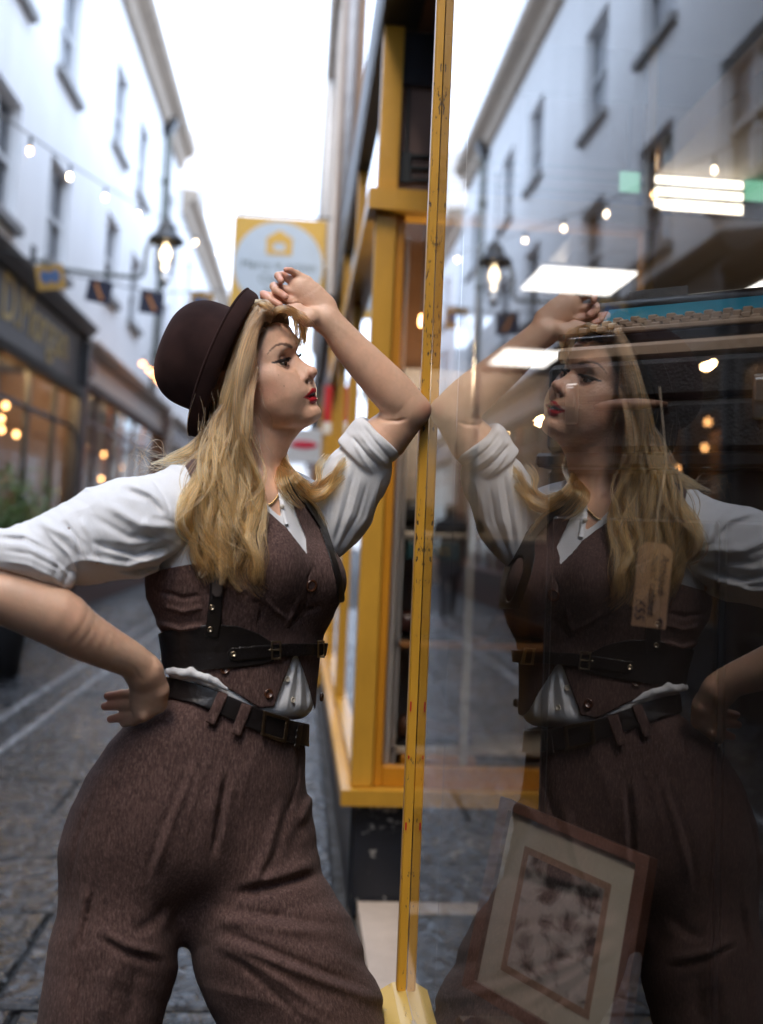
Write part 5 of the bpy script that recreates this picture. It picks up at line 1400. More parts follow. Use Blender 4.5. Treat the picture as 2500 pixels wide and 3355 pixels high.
def trousers_base(P):
    px, py = pxy(P)
    xl, xr, b, yc = [np.interp(py, _K[:, 0], _K[:, i]) for i in range(1, 5)]
    a = (xr-xl)/2/S0; dx = (px-(xl+xr)/2)/S0
    q = (np.abs(dx/a)**2.4+np.abs((P[:, 1]-yc-.22*dx)/b)**2.4)**(1/2.4)
    d = (q-1)*np.minimum(a, b)
    d = smax(d, (py-2960)/S0, .12)
    d = smin(d, chain(P, LEG_R, .95, 0, 2), .05)
    d = smin(d, chain(P, LEG_L, .95, 0, 2), .03)
    d = smin(d, chain(P, [(590, 2800, 1.63, 150), (600, 2960, 1.635, 90)], .8), .05)
    return d
def trousers_sdf(P):
    px, py = pxy(P)
    # drape: long soft folds, running down one leg and slanting across the other
    wl_ = np.clip((px-620)/120, 0, 1)*np.clip((py-2930)/160, 0, 1)
    wr_ = np.clip((620-px)/120, 0, 1)*np.clip((py-2750)/300, 0, 1)
    hip = np.clip((2900-py)/200, 0, 1)*np.clip((py-2380)/120, 0, 1)
    def fold(deg, fa, fp, off):
        A = R_(deg); al = px*math.cos(A)+py*math.sin(A); pe = -px*math.sin(A)+py*math.cos(A)
        return vnoise(np.stack([al*fa, pe*fp, P[:, 1]*3], 1).astype(np.float32), 1, off)
    def crease(*a): return (1-np.abs(fold(*a)))**5
    drape_ = .0050*wl_*crease(24, .0022, .0085, 31.)+.0045*wr_*crease(95, .0020, .0070, 41.)+.0022*hip*crease(108, .0018, .0060, 51.)+.0040*wl_*fold(22, .0030, .0165, 3.)+.0050*wr_*fold(97, .0028, .0130, 9.)+.0028*hip*fold(106, .0026, .0120, 17.)
    d = trousers_base(P)-strokes(P, [(q, w*1.35, a*.9) for q, w, a in K_FOLDS])-drape_-(.0025*vnoise(P, (9, 9, 7))+.0012*vnoise(P, (26, 26, 16), 5.))*np.clip((py-2420)/120, 0, 1)
    top = np.interp(px, [500, 546, 640, 700, 780, 860, 940, 1040], [2225, 2232, 2252, 2276, 2312, 2348, 2378, 2400])
    d = smax(d, (top-py)/S0, .003)
    return smax(d, (py-4190)/S0, .01)
trousers = sculpt('trousers', trousers_sdf, (80, 2180, 1.44, 1420, 4260, 1.95), .0041, M['tweed'], wom, 1)
for pts in ([(245, 4215, 1.60, 34), (262, 4190, 1.68, 52), (268, 4170, 1.73, 50)], [(1200, 4215, 1.66, 34), (1140, 4190, 1.72, 52), (1110, 4170, 1.75, 50)]):
    sculpt('boot', lambda P, q=pts: smax(chain(P, q, 1.3, .02), ((1677-P[:, 2]*S0)-4246)/S0, .004), (min(q[0] for q in pts)-90, 4080, 1.48, max(q[0] for q in pts)+90, 4262, 1.90), .005, M['leather'], wom)

# ---- leather: pieces cut from shells over the body, by outline
def shell(name, base, poly, t0, t1, m_, parent, h=.0018, box=None, Y=(1.40, 1.84), front=None, k=.0015):
    xs = [q[0] for q in poly]; ys_ = [q[1] for q in poly]
    def fn(P):
        px, py = pxy(P); t = base(P)
        d = smax(np.maximum(t-t1, t0-t), sdpoly(px, py, poly)/S0, k)
        return d if front is None else np.maximum(d, P[:, 1]-front)
    return sculpt(name, fn, box or (min(xs)-12, min(ys_)-12, Y[0], max(xs)+12, max(ys_)+12, Y[1]), h, m_, parent)
def band(pts, w):
    """polygon of given full width along a centre line"""
    L_, R__ = [], []
    for i in range(len(pts)):
        a = np.array(pts[max(i-1, 0)], float); b = np.array(pts[min(i+1, len(pts)-1)], float); t = (b-a)/np.linalg.norm(b-a); n = np.array([-t[1], t[0]])
        ww = w[i] if hasattr(w, '__len__') else w
        L_.append(tuple(np.array(pts[i])+n*ww/2)); R__.append(tuple(np.array(pts[i])-n*ww/2))
    return L_+R__[::-1]
def surf_y(base, px, py, off=0.0):
    Y = np.arange(1.36, 1.9, .001); P = np.stack([np.full(len(Y), (px-1250)/S0), Y, np.full(len(Y), (1677-py)/S0)], 1).astype(np.float32)
    d = base(P)-off; i = np.nonzero(d < 0)[0]
    return float(Y[i[0]]) if len(i) else float(Y[np.argmin(d)])
def disc(name, base, px, py, r, off, m_, parent, th=.003, squash=1.0, holes=True):
    """button on the surface, turned to its normal"""
    Y0 = surf_y(base, px, py, off); e = .004
    c = lay(px, py, Y0)
    g = np.array([(base((c+np.eye(3)[i]*e).astype(np.float32)[None])-base((c-np.eye(3)[i]*e).astype(np.float32)[None]))[0] for i in range(3)]); g /= np.linalg.norm(g)
    if g[1] > -.25: g[1] = -.25; g /= np.linalg.norm(g)
    w0 = to_world([c])[0]; w1 = to_world([c+g*.01])[0]; n = Vector(w1-w0).normalized()
    rot = n.to_track_quat('Z', 'Y').to_matrix()
    prof = [(r*.0001, th*.45), (r*.55, th*.45), (r*.7, th), (r*.92, th), (r, th*.5), (r*.9, 0)]
    return MB().lathe(prof, w0, 18, rot).build(name, m_, parent)
cin = shell('waist_cincher', torso, [(500, 2085), (540, 2066), (640, 2050), (700, 2044), (780, 2050), (850, 2075), (885, 2100), (900, 2112), (900, 2168), (850, 2180), (760, 2190), (650, 2196), (500, 2192)], .0098, .0132, M['leather'], wom)
shell('strap', torso, [(744, 2140), (756, 2122), (860, 2112), (960, 2106), (1040, 2106), (1110, 2104), (1110, 2150), (1040, 2150), (960, 2151), (860, 2160), (770, 2168), (750, 2160)], .0133, .0160, M['leather'], cin)
shell('strap', torso, band([(712, 1840), (708, 1960), (700, 2040), (692, 2088)], [46, 44, 50, 46]), .0098, .0160, M['leather'], cin, front=1.66)
shell('strap_end', torso, [(692, 1862), (730, 1858), (733, 1940), (722, 1957), (704, 1958), (692, 1945)], .0162, .0188, mat('grey_brown_leather', (.075, .06, .058), .45, .2, 20), cin, front=1.66)
shell('shoulder_strap', torso, band([(925, 1560), (1000, 1632), (1058, 1722), (1088, 1815), (1112, 1900), (1120, 1975)], 24), .0090, .0125, M['leather'], cin, front=1.76)
for (x, y, w, hgt) in ((905, 2130, 34, 62), (1052, 2127, 26, 58)):
    o_ = [(x-w/2, y-hgt/2), (x+w/2, y-hgt/2), (x+w/2, y+hgt/2), (x-w/2, y+hgt/2)]
    def ring(P, x=x, y=y, w=w, hgt=hgt):
        px, py = pxy(P); t = torso(P)
        q = sdpoly(px, py, [(x-w/2, y-hgt/2), (x+w/2, y-hgt/2), (x+w/2, y+hgt/2), (x-w/2, y+hgt/2)])
        return np.maximum(smax(np.maximum(t-.0188, .0161-t), (np.abs(q+3.5)-3.2)/S0, .0006), P[:, 1]-1.64-.35*max(0, (x-960)/S0))
    sculpt('buckle', ring, (x-w, y-hgt, 1.44, x+w, y+hgt, 1.80), .0010, M['buckle'], cin)
shell('buckle_pin', torso, [(880, 2127), (922, 2125), (922, 2132), (880, 2134)], .0162, .0190, M['buckle'], cin, .001)
for (x, y) in ((764, 2143), (694, 1990), (688, 2062)): disc('rivet', torso, x, y, .0042, .0160, M['buckle'], cin, .002)
# trouser belt with its loops and buckle
BELT = [(470, 2238), (546, 2250), (640, 2272), (700, 2294), (780, 2330), (860, 2364), (940, 2394), (1060, 2420)]
belt = shell('belt', trousers_base, band(BELT, [66, 66, 66, 68, 70, 72, 74, 74]), .0022, .0060, M['leather'], wom)
for poly in ([(716, 2262), (750, 2274), (703, 2378), (671, 2364)], [(792, 2302), (828, 2313), (787, 2414), (755, 2402)]):
    shell('belt_loop', trousers_base, poly, .0062, .0100, M['tweed'], belt, front=1.66)
def bk(P):
    px, py = pxy(P); t = trousers_base(P)
    q = sdpoly(px, py, [(862, 2326), (950, 2352), (938, 2438), (852, 2410)])
    return np.maximum(smax(np.maximum(t-.0105, .0062-t), (np.abs(q+7)-6)/S0, .001), P[:, 1]-1.63)
sculpt('belt_buckle', bk, (840, 2310, 1.46, 965, 2450, 1.75), .0014, mat('dark_buckle', (.09, .06, .035), .35, .3, 40, metal=.8), belt)
shell('belt_keeper', trousers_base, band([(985, 2370), (972, 2452)], 20), .0062, .0088, M['leather'], belt, front=1.70)
# shirt tail puffing out between cincher and belt
yy = [surf_y(torso, x, y, .012) for x, y in ((560, 2200), (600, 2206), (650, 2212), (700, 2230), (738, 2255))]
PUFF = [(552, 2200, yy[0], 12), (575, 2198, yy[0]-.004, 15), (600, 2206, yy[1]-.003, 13), (628, 2204, yy[1]-.006, 15), (655, 2214, yy[2]-.004, 12), (680, 2222, yy[2]-.006, 13), (706, 2236, yy[3]-.004, 10), (742, 2258, yy[4]-.002, 7)]
sculpt('shirt_tail', lambda P: chain(P, PUFF, 1.0, .004)-.002*vnoise(P, 70), (520, 2170, 1.40, 770, 2285, 1.70), .0016, M['shirt'], shirt)
for (x, y, r) in ((1018, 1919, .0105), (878, 2273, .0075), (736, 2193, .0072), (1050, 2284, .0072)): disc('button', torso, x, y, r, .0085, M['horn'], vest, .004)
for (x, y) in ((959, 2293), (940, 2225)): disc('button', torso, x, y, .0048, .005, M['pearl'], shirt, .002)
# collar flaps, placket, necklace
def flap(pts, th, m_, name, parent):
    """small bent cloth piece from two rails of layout points"""
    a = np.array([lay(*p) for p in pts[0]]); b = np.array([lay(*p) for p in pts[1]]); n = len(a)
    V = np.concatenate([a, b, a+np.array([0, th, 0]), b+np.array([0, th, 0])]); F_ = []
    for i in range(n-1):
        F_ += [(i, i+1, n+i+1, n+i), (2*n+i+1, 2*n+i, 3*n+i, 3*n+i+1), (i, 2*n+i, 2*n+i+1, i+1), (n+i+1, 3*n+i+1, 3*n+i, n+i)]
    W = to_world(V); b_ = MB(); b_.add(W, F_, True); return b_.build(name, m_, parent)
def sy(x, y, o=.006): return surf_y(torso, x, y, o)
flap([[(902, 1535, 1.640), (905, 1570, 1.630), (901, 1605, 1.620), (916, 1640, sy(916, 1640, .008)), (924, 1680, sy(924, 1680, .008)), (934, 1718, sy(934, 1718, .008))],
      [(916, 1540, 1.645), (918, 1572, 1.636), (914, 1606, 1.628), (930, 1640, sy(930, 1640, .008)), (938, 1680, sy(938, 1680, .008)), (946, 1715, sy(946, 1715, .008))]], .003, M['shirt'], 'placket', shirt)
for (x, y) in ((909, 1568), (924, 1660)): MB().lathe([(.0001, .0016), (.0035, .0016), (.004, .0)], to_world([lay(x, y, (1.628 if y < 1600 else sy(x, y, .0095)))])[0], 12, Vector((.25, -1, .1)).to_track_quat('Z', 'Y').to_matrix()).build('button', M['pearl'], shirt)
gold_m = mat('gold_chain', (.75, .52, .25), .25, .1, metal=1.0)
nk = MB()
for i in range(16):
    t = i/15; x, y = 872+t*38, 1655-t*32+9*math.sin(math.pi*t)
    y0 = min(surf_y(lambda P: chain(P, NECK, .95), x, y, .002), sy(x, y, .002))
    nk.lathe([(.0004, -.0018), (.0017, -.0008), (.0017, .0008), (.0004, .0018)], to_world([lay(x, y, y0)])[0], 7)
nk.build('necklace', gold_m, wom)

# ---- bowler hat
def make_hat():
    e1 = np.array([.37, 0, .93]); ya = R_(5)
    e3 = np.array([-.93*math.cos(ya), math.sin(ya), .37*math.cos(ya)])
    e2 = np.cross(e3, e1)                                  # sideways
    e3 = e3/np.linalg.norm(e3)
    c0 = lay(738, 1194, 1.668)
    prof = [(.0, .113), (.022, .1122), (.044, .1085), (.062, .100), (.0765, .086), (.0850, .068), (.0888, .046), (.0900, .026), (.0910, .010), (.0950, .001), (.103, -.005), (.112, -.008), (.1215, -.0065), (.1285, -.001), (.1325, .008), (.1340, .0165), (.1330, .0205),
            (.1310, .0195), (.1300, .0105), (.1255, .0035), (.1190, -.0015), (.1110, -.0030), (.1010, .0015), (.0890, .010), (.0870, .046), (.0740, .083), (.044, .104), (.0, .108)]
    crown_n = 12
    sm = resample(prof, 4); prof = [(max(0., float(a)), float(b)) for a, b in sm]
    n = 96; V = []
    for i, (r, hgt) in enumerate(prof):
        for k in range(n):
            a = 2*math.pi*k/n
            brim = max(0, (r-.0955)/.0385)
            side = abs(math.sin(a))
            rr = r*(1.0-.04*side*brim)
            el = 1.0 if r > .0955 else 1.0
            h_ = hgt+brim*(.003*side**1.6-.008*(1-side))           # sides rolled up, front and back dipped
            dent = .004*math.sin(a*2+.6)*max(0, 1-abs(hgt-.06)/.06) if r < .096 else 0
            x1 = (rr+dent)*math.cos(a)*(1.0-.03*brim); x2 = (rr+dent)*math.sin(a)*.95
            V.append(c0+e1*x1+e2*x2+e3*h_)
    F_ = [(i*n+k, i*n+(k+1) % n, (i+1)*n+(k+1) % n, (i+1)*n+k) for i in range(len(prof)-1) for k in range(n)]
    V = np.array(V); W = to_world(V); org = W.mean(0)
    m, N, L, P = node_mat('brown_felt')
    tc = N.new('ShaderNodeTexCoord'); nz = N.new('ShaderNodeTexNoise'); nz.inputs['Scale'].default_value = 14; nz.inputs['Detail'].default_value = 6
    L.new(tc.outputs['Object'], nz.inputs['Vector'])
    r = N.new('ShaderNodeValToRGB'); r.color_ramp.elements[0].color = (.017, .0085, .008, 1); r.color_ramp.elements[1].color = (.036, .018, .016, 1); r.color_ramp.elements[0].position = .35; r.color_ramp.elements[1].position = .7
    L.new(nz.outputs['Fac'], r.inputs['Fac']); L.new(r.outputs[0], P.inputs['Base Color'])
    P.inputs['Roughness'].default_value = .95; P.inputs['Specular IOR Level'].default_value = .1; P.inputs['Sheen Weight'].default_value = .12; P.inputs['Sheen Tint'].default_value = (.5, .3, .27, 1)
    nb = N.new('ShaderNodeTexNoise'); nb.inputs['Scale'].default_value = 600; nb.inputs['Detail'].default_value = 3; L.new(tc.outputs['Object'], nb.inputs['Vector'])
    b = N.new('ShaderNodeBump'); b.inputs['Strength'].default_value = .3; b.inputs['Distance'].default_value = .001; L.new(nb.outputs['Fac'], b.inputs['Height']); L.new(b.outputs[0], P.inputs['Normal'])
    o = bpy.data.objects.new('bowler_hat', np_mesh('bowler_hat', W-org, np.array(F_), m)); o.location = org
    link(o, wom)
    # felt binding round the brim edge
    ring = []
    for k in range(n+1):
        a = 2*math.pi*k/n; side = abs(math.sin(a)); r_ = .1338*(1-.04*side)
        h_ = .019+(.003*side**1.6-.008*(1-side))
        ring.append(tuple(to_world([c0+e1*r_*math.cos(a)*.97+e2*r_*math.sin(a)*.95+e3*h_])[0]))
    MB().tube(ring, .0021, 6).build('brim_binding', m, o)
    return o
hat = make_hat()

# ------------------------------------------------------------------ hair: real strands, grown lock by lock
hr = np.random.RandomState(11)
H_POS, H_RAD, H_N, H_DARK = [], [], [], []
DARK = [1.0]
def lock(pts, n, w0, w1, wave=0.0, freq=2.0, depth=1.0, r=.00042, seg=26, jit=.06, tip=.0, curl=0.0):
    """pts: px, py, Y guide; w0 / w1: half width of the lock in pixels at root and tip (middle is fuller)"""
    g = resample(pts, 12)
    # resample to even length
    dl = np.sqrt((np.diff(g[:, :2], axis=0)**2).sum(1)+(np.diff(g[:, 2])*S0)**2); L_ = np.concatenate([[0], np.cumsum(dl)]); t = np.linspace(0, 1, seg)
    g = np.stack([np.interp(t*L_[-1], L_, g[:, i]) for i in range(3)], 1)
    tg = np.gradient(g[:, :2], axis=0); tg /= np.linalg.norm(tg, axis=1)[:, None]+1e-9
    nm = np.stack([-tg[:, 1], tg[:, 0]], 1)
    W = np.interp(t, [0, .3, .75, 1], [w0, max(w0, w1)*.85, max(w0, w1)*.95, w1])
    ph0 = hr.rand()*6.28
    for _ in range(n):
        a = hr.rand()*6.283; rr = math.sqrt(hr.rand())
        u, v = rr*math.cos(a), rr*math.sin(a)*depth
        # sub-clumps: snap part of the way to a few centres
        uc = math.floor(u*3+.5)/3; vc = math.floor(v*3+.5)/3; cl = hr.uniform(.35, .9)
        uu = u+(uc-u)*cl*t; vv = v+(vc-v)*cl*t
        end = 1-hr.rand()**2*.22-tip*hr.rand()
        ph = ph0+hr.normal()*.35+uc*1.3; am = wave*(1+hr.normal()*.2)
        wv = am*np.sin(2*np.pi*freq*t+ph)*np.clip(t*2.4-.25, 0, 1.35)
        wd = am*np.cos(2*np.pi*freq*t+ph)*np.clip(t*2.4-.25, 0, 1.2)*.8
        j1, j2, j3 = hr.normal(size=3)*jit
        off = W*uu+wv+W*(j1*t+j3*np.sin(3.1*t*(1+j2)))
        x = g[:, 0]+nm[:, 0]*off; y = g[:, 1]+nm[:, 1]*off; Y = g[:, 2]+(W*vv+wd+W*j2*t)/S0
        k = t*end
        Q = np.stack([np.interp(k, t, x), np.interp(k, t, y), np.interp(k, t, Y)], 1)
        H_POS.append(np.stack([(Q[:, 0]-1250)/S0, Q[:, 1]*0+Q[:, 2], (1677-Q[:, 1])/S0], 1))
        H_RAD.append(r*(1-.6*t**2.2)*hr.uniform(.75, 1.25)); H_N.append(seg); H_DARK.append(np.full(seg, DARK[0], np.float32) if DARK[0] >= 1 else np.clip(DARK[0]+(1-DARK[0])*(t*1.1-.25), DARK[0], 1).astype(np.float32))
# everything rides a little in front of what it lies on
def over(px, py, lift):
    best = 9.
    for base, o_ in ((torso, .010), (lambda P: chain(P, SLEEVE_R, .86, 0, 1), .004), (lambda P: chain(P, [(1205, 1490, 1.698, 86), (1160, 1575, 1.71, 100), (1110, 1670, 1.715, 104), (1072, 1750, 1.715, 78)], .85), .004)):
        Y = np.arange(1.36, 1.9, .002); P = np.stack([np.full(len(Y), (px-1250)/S0), Y, np.full(len(Y), (1677-py)/S0)], 1).astype(np.float32)
        i = np.nonzero(base(P)-o_ < 0)[0]
        if len(i): best = min(best, float(Y[i[0]]))
    return best-lift
def drape(pts, lift=.012, y0=1520):
    """guide whose part below y0 lies on her clothes"""
    out = []
    for (x, y, Y) in pts:
        if y > y0:
            s_ = over(x, y, lift); Y = min(Y, s_) if s_ < 5 else Y
        out.append((x, y, Y))
    return out
# hair leaving the parting, out from under the brim and falling over the near shoulder (back to front)
TOP = [(893, 1044, 1.614), (866, 1032, 1.602), (842, 1056, 1.590)]
LOCKS = [([(846, 1014, 1.604), (820, 1064, 1.592), (792, 1134, 1.584), (766, 1214, 1.578), (742, 1300, 1.572), (718, 1400, 1.566), (688, 1500, 1.555), (646, 1600, 1.55), (650, 1700, 1.55), (622, 1790, 1.55), (650, 1870, 1.55)], 150, 18, 20, 10, 2.6),
         ([(814, 1120, 1.580), (776, 1220, 1.570), (738, 1330, 1.563), (708, 1440, 1.560), (668, 1540, 1.55), (640, 1640, 1.55), (640, 1740, 1.55), (632, 1820, 1.55), (668, 1890, 1.55)], 150, 20, 22, 9, 2.4),
         ([(818, 1115, 1.576), (778, 1220, 1.558), (742, 1330, 1.550), (720, 1440, 1.550), (704, 1550, 1.55), (676, 1650, 1.55), (690, 1740, 1.55), (660, 1830, 1.55), (694, 1910, 1.55)], 170, 22, 22, 10, 2.6),
         ([(810, 1112, 1.573), (780, 1210, 1.553), (752, 1330, 1.543), (740, 1450, 1.540), (738, 1560, 1.55), (744, 1660, 1.55), (716, 1760, 1.55), (748, 1850, 1.55), (730, 1920, 1.55)], 170, 22, 22, 11, 2.4),
         ([(818, 1110, 1.572), (792, 1210, 1.552), (770, 1330, 1.541), (762, 1450, 1.536), (772, 1570, 1.55), (756, 1670, 1.55), (790, 1770, 1.55), (766, 1860, 1.55), (806, 1930, 1.55)], 170, 22, 22, 11, 2.6),
         ([(826, 1108, 1.573), (806, 1200, 1.556), (786, 1310, 1.546), (780, 1440, 1.544), (800, 1570, 1.55), (834, 1670, 1.55), (806, 1770, 1.55), (838, 1850, 1.55), (836, 1920, 1.55)], 160, 18, 22, 11, 2.3),
         ([(829, 1108, 1.578), (824, 1180, 1.568), (800, 1290, 1.562), (802, 1420, 1.560), (830, 1550, 1.55), (852, 1650, 1.55), (838, 1750, 1.55), (866, 1830, 1.55), (856, 1900, 1.55)], 120, 11, 18, 9, 2.3),
         ([(806, 1150, 1.568), (760, 1300, 1.548), (738, 1450, 1.540), (752, 1570, 1.54), (710, 1680, 1.54), (740, 1780, 1.54), (712, 1880, 1.54)], 80, 12, 16, 12, 2.2),
         ([(798, 1150, 1.560), (774, 1300, 1.538), (776, 1450, 1.53), (812, 1570, 1.53), (778, 1690, 1.53), (822, 1790, 1.53), (800, 1880, 1.53), (870, 1945, 1.53)], 80, 11, 15, 11, 2.2),
         ([(790, 1200, 1.562), (742, 1340, 1.550), (700, 1470, 1.545), (650, 1560, 1.54), (610, 1640, 1.54), (606, 1710, 1.54), (646, 1780, 1.54), (640, 1850, 1.54)], 110, 15, 16, 10, 1.8),
         ([(800, 1180, 1.556), (786, 1340, 1.540), (812, 1480, 1.536), (846, 1610, 1.53), (806, 1720, 1.53), (846, 1820, 1.53), (826, 1905, 1.53)], 80, 10, 14, 11, 2.0),
         ([(780, 1240, 1.560), (725, 1390, 1.55), (676, 1540, 1.54), (704, 1640, 1.54), (654, 1750, 1.54), (690, 1840, 1.54), (668, 1900, 1.54)], 90, 13, 15, 12, 1.8)]
for i, (p, n, w0, w1, wv, fq) in enumerate(LOCKS):
    pts = TOP+p if p[0][1] < 1130 else p
    if p[0][1] >= 1130: pts = [(p[0][0]+14, p[0][1]-60, p[0][2]+.022)]+list(p[0:1])+list(p[1:])
    lock(drape(pts, .010+.003*(i % 4)), int(n*1.5), w0 if p[0][1] < 1130 else 3, w1, wv, fq, r=.00034)
# loose bright strands crossing over the mass
for k in range(44):
    x = 680+hr.rand()*140
    lock(drape([(max(x+30, 792), 1170+hr.rand()*90, 1.574), (max(x+14, 758), 1290, 1.548), (x+5, 1400, 1.532), (x+hr.normal()*28, 1560, 1.53), (x-24+hr.normal()*34, 1720, 1.53), (x+hr.normal()*38-8, 1820+hr.rand()*90, 1.53)], .026), 6, 3, 5, 12, 2.2, r=.00052)
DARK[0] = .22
# top of the head: swept up from the forehead back under the brim
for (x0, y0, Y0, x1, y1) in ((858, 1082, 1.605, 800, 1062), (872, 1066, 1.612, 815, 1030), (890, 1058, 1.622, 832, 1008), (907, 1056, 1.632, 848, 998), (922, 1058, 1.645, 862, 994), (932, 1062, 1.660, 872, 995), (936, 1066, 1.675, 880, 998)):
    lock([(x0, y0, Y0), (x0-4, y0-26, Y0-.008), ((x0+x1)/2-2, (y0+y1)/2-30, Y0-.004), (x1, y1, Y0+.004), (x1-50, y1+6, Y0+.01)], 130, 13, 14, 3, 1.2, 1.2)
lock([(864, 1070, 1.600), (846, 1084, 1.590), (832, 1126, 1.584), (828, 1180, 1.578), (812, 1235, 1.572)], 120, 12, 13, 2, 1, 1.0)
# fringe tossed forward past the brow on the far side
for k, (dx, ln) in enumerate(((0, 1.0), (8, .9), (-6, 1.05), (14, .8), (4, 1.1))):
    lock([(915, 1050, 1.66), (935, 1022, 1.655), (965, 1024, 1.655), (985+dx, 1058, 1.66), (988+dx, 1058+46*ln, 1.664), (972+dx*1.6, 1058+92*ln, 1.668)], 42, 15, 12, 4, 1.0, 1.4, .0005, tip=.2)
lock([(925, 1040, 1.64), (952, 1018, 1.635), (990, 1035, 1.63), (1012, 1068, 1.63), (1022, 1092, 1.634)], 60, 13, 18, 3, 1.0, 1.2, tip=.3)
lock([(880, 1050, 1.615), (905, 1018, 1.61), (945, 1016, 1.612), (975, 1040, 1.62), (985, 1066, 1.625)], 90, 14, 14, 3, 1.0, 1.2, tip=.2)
DARK[0] = .8
# hair behind the neck blown out over the far shoulder
lock(drape([(880, 1420, 1.735), (925, 1490, 1.725), (950, 1560, 1.71), (1010, 1612, 1.70), (1070, 1598, 1.69), (1105, 1545, 1.685), (1140, 1510, 1.685)], .012, 1500), 170, 20, 20, 8, 1.6, 1.0)
lock(drape([(890, 1440, 1.735), (930, 1520, 1.72), (975, 1590, 1.70), (1035, 1620, 1.69), (1085, 1590, 1.68), (1130, 1560, 1.675)], .012, 1500), 150, 18, 22, 9, 1.5)
lock(drape([(900, 1440, 1.73), (935, 1530, 1.71), (985, 1600, 1.69), (1030, 1650, 1.685), (1052, 1700, 1.68), (1070, 1745, 1.675)], .012, 1500), 90, 14, 10, 6, 1.5, tip=.2)
lock(drape([(1020, 1600, 1.70), (1048, 1570, 1.69), (1050, 1530, 1.69), (1072, 1492, 1.69), (1085, 1480, 1.69)], .012, 1500), 70, 14, 10, 5, 1.0, tip=.3)
lock(drape([(1040, 1600, 1.69), (1080, 1560, 1.685), (1115, 1530, 1.68), (1150, 1492, 1.68)], .012, 1500), 60, 10, 8, 5, 1.0, tip=.3)
lock(drape([(880, 1400, 1.74), (915, 1480, 1.735), (925, 1560, 1.725), (960, 1620, 1.71), (1000, 1660, 1.70)], .012, 1500), 120, 18, 22, 6, 1.4)
DARK[0] = 1.0
# nape hair lifted to the left
lock([(720, 1380, 1.60), (670, 1430, 1.60), (620, 1480, 1.595), (560, 1510, 1.585), (490, 1520, 1.57)], 130, 22, 10, 6, 1.0, tip=.4)
lock([(730, 1400, 1.58), (690, 1460, 1.575), (645, 1510, 1.565), (590, 1545, 1.55), (560, 1580, 1.54)], 110, 20, 14, 7, 1.2, tip=.3)
lock([(740, 1420, 1.57), (705, 1490, 1.56), (660, 1550, 1.545), (630, 1590, 1.53)], 120, 20, 18, 6, 1.2)
# back of the head and far side, mostly behind the rest
for (dx, Y0) in ((0, 1.62), (-14, 1.66), (-16, 1.70), (-6, 1.735), (18, 1.755), (46, 1.765)):
    lock([(770+dx, 1180, Y0), (735+dx, 1300, Y0+.005), (722+dx, 1420, Y0+.004), (716+dx, 1530, Y0), (712+dx, 1640, Y0+.03)], 110, 22, 26, 6, 1.8)
for (x, Y0) in ((800, 1.755), (835, 1.752), (860, 1.745)):
    lock([(x+30, 1060, Y0-.03), (x+5, 1180, Y0), (x-10, 1320, Y0), (x+10, 1450, Y0-.005), (x+40, 1560, Y0-.01)], 110, 20, 24, 6, 1.6)
# flyaways
for k in range(60):
    x, y = 640+hr.rand()*210, 1250+hr.rand()*250
    dx = hr.normal()*40-10
    lock([(x, y, 1.555), (x+dx*.5+hr.normal()*12, y+60, 1.545), (x+dx+hr.normal()*16, y+130+hr.rand()*60, 1.535)], 1, 1, 3, 7, 1.2, r=.00028, seg=16)
for k in range(26):
    y = 1490+hr.rand()*40
    lock([(640, y, 1.59), (560+hr.normal()*15, y+hr.normal()*22, 1.585), (470+hr.normal()*30, y+hr.normal()*40-6, 1.58), (420+hr.rand()*60, y-20+hr.normal()*50, 1.575)], 1, 2, 4, 8, 1.3, r=.00025, seg=18)

def hair_mat():
    m = bpy.data.materials.new('blonde_hair'); m.use_nodes = True
    N, L = m.node_tree.nodes, m.node_tree.links; N.clear()
    hi = N.new('ShaderNodeHairInfo'); rp = N.new('ShaderNodeValToRGB')
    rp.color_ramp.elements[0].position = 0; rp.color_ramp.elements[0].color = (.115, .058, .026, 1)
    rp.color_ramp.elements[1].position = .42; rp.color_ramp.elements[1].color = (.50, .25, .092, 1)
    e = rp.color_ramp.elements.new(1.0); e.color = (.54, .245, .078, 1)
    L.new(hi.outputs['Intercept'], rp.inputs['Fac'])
    hs_ = N.new('ShaderNodeHueSaturation'); mr = N.new('ShaderNodeMapRange'); mr.inputs['To Min'].default_value = .22; mr.inputs['To Max'].default_value = 1.4
    L.new(hi.outputs['Random'], mr.inputs['Value']); L.new(mr.outputs[0], hs_.inputs['Value']); L.new(rp.outputs[0], hs_.inputs['Color'])
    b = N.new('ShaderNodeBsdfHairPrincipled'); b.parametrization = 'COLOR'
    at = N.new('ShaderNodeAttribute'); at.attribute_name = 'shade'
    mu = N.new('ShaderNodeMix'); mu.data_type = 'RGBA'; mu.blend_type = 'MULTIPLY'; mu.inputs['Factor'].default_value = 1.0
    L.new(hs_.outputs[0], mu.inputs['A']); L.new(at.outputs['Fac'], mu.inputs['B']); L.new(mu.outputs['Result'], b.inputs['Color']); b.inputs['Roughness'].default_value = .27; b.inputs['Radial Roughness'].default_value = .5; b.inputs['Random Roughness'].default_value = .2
    o = N.new('ShaderNodeOutputMaterial'); L.new(b.outputs[0], o.inputs['Surface'])
    return m
